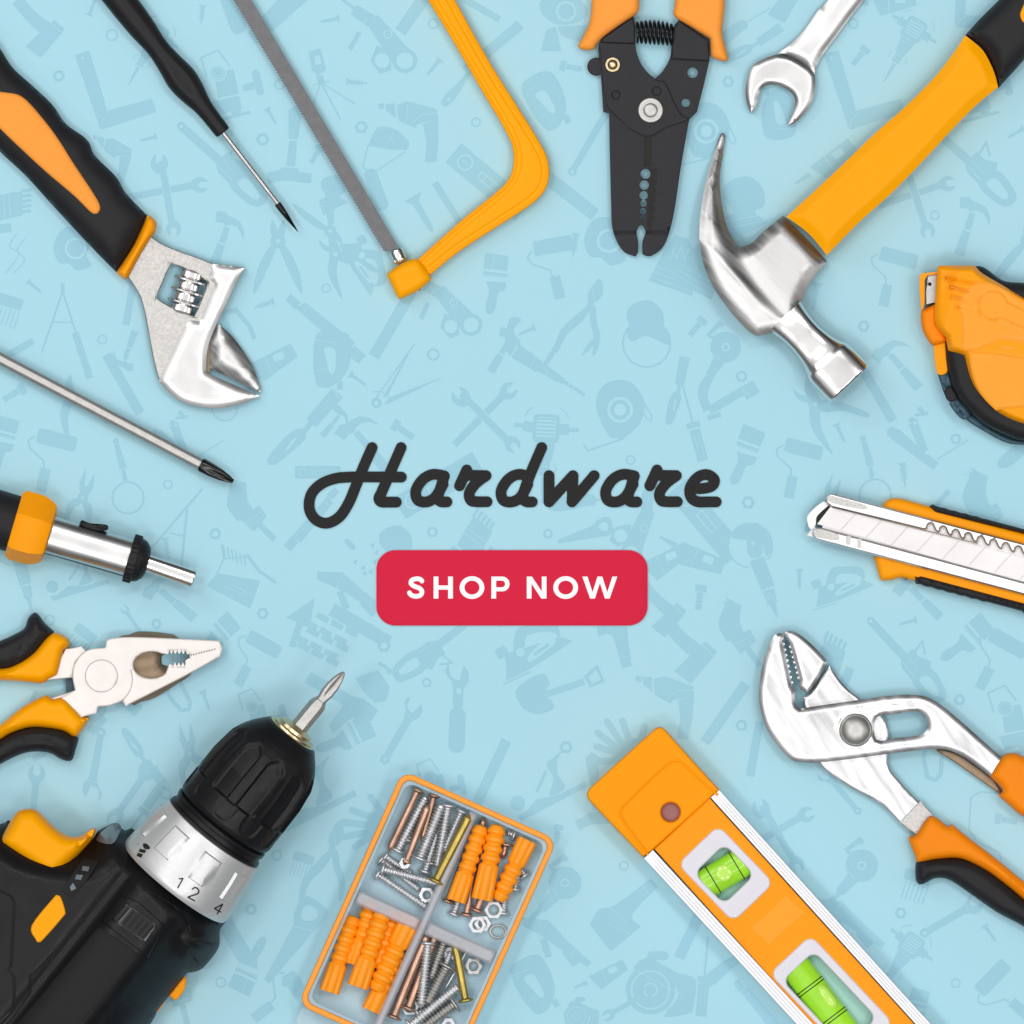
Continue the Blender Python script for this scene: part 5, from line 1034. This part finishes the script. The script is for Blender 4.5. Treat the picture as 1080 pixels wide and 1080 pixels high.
w.part('wall', relief(o2, [i2], z0=0, z1=37.8, r=1.2, step=7), M['clear'])
w.part('floor', relief(rrect(BX, BY, BW-19.2, BH-19.2, 10, BA, 6), z0=.5, z1=2.4, r=.6, step=14, extra=lambda P, D: .35*np.sin((P[:, 0]*bc+P[:, 1]*bs)*.5)), M['clear'])
def dv(a, b, wt, wb):
    a = np.array(Bx(*a)); b = np.array(Bx(*b)); 
    return relief(quad(tuple(a), tuple(b), wt), z0=2.6, z1=35, r=2.6, edge=30, step=4, prof='soft')
w.part('divider', dv((-3, -BH/2+10), (-3, BH/2-10), 9, 0), M['divider'])
w.part('divider', dv((-BW/2+10, 6), (-7.8, 6), 15, 0), M['divider'])
w.part('divider', dv((1.8, 6), (BW/2-10, 6), 15, 0), M['divider'])
w.part('hinge', relief(rrect(*Bx(-25, BH/2+9), 120, 20, 4, BA, 4), z0=0, z1=20, r=3, step=5), M['clear'])

ta = T(370, 810, 4.909); tb_ = T(310, 940, 4.909)
SCG = 'screws lying in the organiser box'
def screw(h, tip, kind, z, r, label, head=1.0, thread=True, group=SCG):
    A = np.array(h, float); B = np.array(tip, float); Lg = float(np.linalg.norm(B-A)); u = (B-A)/Lg
    r = r*1.4; R = r*1.85*head
    t_ = Thing('screw', label, 'screw', *A, group)
    t_.part('head', lathe(A-u*1.2, B, [(0, R*.45), (.5, R*.82), (1.6, R), (2.6, R), (4.4, r*1.15), (4.6, r*.6)], z, 16), M[kind])
    prof = [(2.5, r*.9)]
    if thread:
        s = 5.
        prof.append((4.5, r*.9))
        while s < Lg-5: prof += [(s, r*.76), (s+1.2, r*1.08), (s+1.9, r*1.08), (s+3.1, r*.76)]; s += 3.6
        prof += [(Lg-3, r*.7), (Lg, .2)]
    else: prof += [(Lg-8, r*.95), (Lg-6, r), (Lg-1, r*.4), (Lg, .2)]
    t_.part('shank', lathe(A, B, prof, z, 12), M[kind])
    return t_
def nut(c, r, z, kind, label, hole=.5, hexa=True, tilt=0, th=6):
    o = circ(*c, r, 6 if hexa else 30, None if not tilt else r*(1-tilt)); h = circ(*c, r*hole, 20, None if not tilt else r*hole*(1-tilt))
    return single('nut' if hexa else 'washer', relief(o, [h], z0=z, z1=z+th, r=min(1.5, r*.15), step=3), M[kind], label, 'nut' if hexa else 'washer', *c, 'nuts and washers in the organiser box')
P1 = lambda *p: ta([p])[0]
P2 = lambda *p: tb_([p])[0]
screw(P1(348, 112), P1(196, 430), 'rose', 12, 3.0, 'copper coloured screw nearest the left wall, upper left compartment', thread=False)
screw(P1(240, 432), P1(392, 140), 'zinc', 9, 3.6, 'thick silver screw with its head low, beside the left copper screw')
screw(P1(286, 490), P1(402, 190), 'rose', 16, 2.8, 'copper bolt with a bright hexagonal nut on its end', .75, thread=False)
screw(P1(432, 140), P1(370, 376), 'rose', 10, 2.6, 'copper screw with its head at the top middle of its compartment', thread=False)
screw(P1(356, 474), P1(474, 184), 'zinc', 17, 3.8, 'fat silver screw lying on top in the middle of its compartment')
screw(P1(505, 192), P1(446, 520), 'zinc', 14, 3.4, 'silver screw with head against the top wall, upper left compartment')
screw(P1(383, 542), P1(446, 330), 'zinc', 8, 3.2, 'silver screw with its head just above the lone nut')
screw(P1(576, 222), P1(480, 440), 'zinc', 12, 3.2, 'silver screw beside the long yellow screw, head at the top')
screw(P1(438, 590), P1(618, 240), 'gold', 33, 3.7, 'long yellow zinc screw leaning along the centre divider', .95, thread=False)
screw(P1(152, 474), P1(360, 636), 'zinc', 6, 2.6, 'lowest silver screw crossing under the two slanted ones')
screw(P1(162, 522), P1(470, 604), 'zinc', 13, 3.0, 'silver screw lying across the compartment toward the yellow screw')
screw(P1(136, 548), P1(408, 732), 'zinc', 10, 2.8, 'silver screw lying diagonally nearest the lower divider')
nut(P1(394, 658), 8.8, 6, 'zinc', 'silver hexagonal nut lying flat in the upper left compartment')
nut(P1(280, 494), 6, 10, 'zinc', 'bright nut threaded on the copper bolt', .3, th=9)
screw(P1(178, 455), P1(330, 560), 'zinc', 5, 2.6, 'silver screw buried under the slanted ones by the left wall')
screw(P1(420, 500), P1(470, 260), 'dull', 5, 3, 'grey screw at the bottom of the pile beside the yellow screw')
screw(P1(300, 380), P1(350, 210), 'dull', 5, 3, 'grey screw buried between the copper screws')
# wall anchors
M['anchor'] = mat('orange_anchor_plastic', (255, 156, 12), .45, bump=.05, bscale=1500)
AG = 'orange wall anchors in the organiser box'
def anchor(tip, end, r, z, label, hollow=False):
    r *= 1.06; A = np.array(tip, float); B = np.array(end, float); Lg = float(np.linalg.norm(B-A)); u = (B-A)/Lg
    prof = [(0, r*.25), (1.5, r*.62), (6, r*.86), (9, r*.92), (11, r*.72)]
    s = 12.
    while s < Lg*.52: prof += [(s, r*.78), (s+2.5, r*.98), (s+6, r*.98), (s+8.4, r*.76), (s+9, r*.74)]; s += 10.2
    c0 = s
    prof += [(c0, r*.8), (c0+2, r*1.02), (Lg-1.2, r*1.12), (Lg, r*1.05)]
    if hollow: prof += [(Lg, r*.8), (Lg-6, r*.6)]
    return single('wall_anchor', lathe(A, B, prof, z, 32, lambda s_, a: 1-(.17*(.5+.5*cos(6*a))**4 if s_ > c0+1 else .02*cos(2*a))), M['anchor'], label, 'wall anchor', *A, AG)
anchor(P1(678, 296), P1(545, 690), 9.4, 20, 'orange wall anchor beside the centre divider, upper right compartment')
anchor(P1(762, 292), P1(678, 682), 10.2, 22, 'middle orange wall anchor of the upper right compartment')
anchor(P1(762, 690), P1(915, 372), 9.6, 18, 'orange wall anchor tilted the other way with its open end up', True)
screw(P1(500, 695), P1(610, 400), 'rose', 8, 2.6, 'brassy screw whose head peeks out below the divider side anchor', thread=False)
screw(P1(530, 762), P1(640, 470), 'zinc', 8, 2.8, 'silver screw whose head peeks out below the first anchor')
screw(P1(597, 765), P1(690, 250), 'rose', 9, 2.7, 'brassy screw whose head shows between the two upright anchors', thread=False)
screw(P1(650, 742), P1(770, 430), 'rose', 10, 3.2, 'brassy screw whose head shows below the middle anchor', thread=False)
screw(P1(846, 632), P1(880, 470), 'zinc', 8, 3, 'silver screw with its head near the right wall')
screw(P1(788, 758), P1(802, 600), 'zinc', 6, 2.8, 'short silver screw standing above the white nuts')
screw(P1(800, 392), P1(786, 470), 'rose', 8, 3, 'brown screw half hidden between the middle and tilted anchors', 1.2, thread=False)
screw(P1(850, 345), P1(800, 330), 'zinc', 6, 3, 'silver screw end lying at the top wall behind the anchors')
M['whitezinc'] = mat('white_plastic_nut', (236, 236, 238), .4)
nut(P1(682, 806), 9, 4, 'whitezinc', 'white nut half under another white nut')
nut(P1(655, 812), 9.4, 11, 'whitezinc', 'white nut lying on top of its neighbour, upper right compartment', .56, hexa=True)
nut(P1(740, 735), 9.8, 8, 'whitezinc', 'white nut touching the lower end of the middle anchor', .6)
nut(P1(762, 846), 9.6, 5, 'dull', 'thin dark washer beside the white nuts', .72, False, .2, 2)
# lower left compartment
anchor(P2(408, 50), P2(310, 380), 9.6, 12, 'orange wall anchor half buried at the top of the lower left compartment')
anchor(P2(520, 95), P2(430, 400), 10, 11, 'orange wall anchor buried behind the two middle ones')
anchor(P2(308, 126), P2(182, 522), 9.8, 16, 'leftmost orange wall anchor, tip up, lower left compartment')
anchor(P2(464, 100), P2(330, 496), 10.2, 24, 'orange wall anchor lying on top in the middle of the pile')
anchor(P2(420, 520), P2(612, 130), 11, 20, 'orange wall anchor with its open end up by the centre divider', True)
anchor(P2(540, 330), P2(404, 622), 10.6, 14, 'orange wall anchor lowest in the compartment, its open end down', True)
# lower right compartment
screw(P2(514, 656), P2(692, 215), 'rose', 18, 3.6, 'long copper screw running along the centre divider', thread=False)
screw(P2(590, 612), P2(742, 205), 'rose', 14, 3.4, 'second long copper screw right of the divider', thread=False)
screw(P2(694, 266), P2(656, 606), 'zinc', 20, 3.6, 'silver screw crossing over the copper screws')
screw(P2(780, 256), P2(706, 462), 'dull', 14, 3.6, 'grey screw with its head near the cross divider')
screw(P2(795, 386), P2(684, 590), 'dull', 18, 4.2, 'thick grey screw with a large head in the middle')
screw(P2(600, 700), P2(856, 488), 'zinc', 20, 3.6, 'silver screw with its point up at the bottom edge')
screw(P2(835, 582), P2(660, 712), 'dull', 16, 4, 'grey screw lying lowest at the bottom edge')
screw(P2(890, 570), P2(826, 238), 'gold', 22, 3.2, 'yellow copper screw with its head down near the right wall', thread=False)
screw(P2(900, 300), P2(784, 505), 'zinc', 9, 1.2, 'thin silver pin lying under the yellow screw', .8, thread=False)
nut(P2(930, 388), 9.6, 6, 'dull', 'grey nut lying by the right wall', .5)
nut(P2(600, 598), 9.6, 5, 'whitezinc', 'white nut under the two copper screw heads', .64)
nut(P2(806, 322), 7.6, 4, 'whitezinc', 'white nut half under the grey screws', .4)
nut(P2(800, 690), 7.6, 4, 'whitezinc', 'white nut at the bottom edge of the picture', .4)
screw(P2(745, 470), P2(820, 300), 'zinc', 8, 3, 'silver screw buried beside the thick grey screw')
screw(P2(560, 560), P2(640, 380), 'zinc', 7, 3, 'silver screw buried under the copper screws')
screw(P2(868, 280), P2(960, 300), 'zinc', 6, 2.6, 'short silver screw lying across under the cross divider')
screw(P2(640, 640), P2(760, 560), 'zinc', 8, 2.8, 'silver screw buried near the bottom edge')
screw(P1(905, 560), P1(840, 470), 'zinc', 5, 2.6, 'small silver screw by the right wall under the tilted anchor')
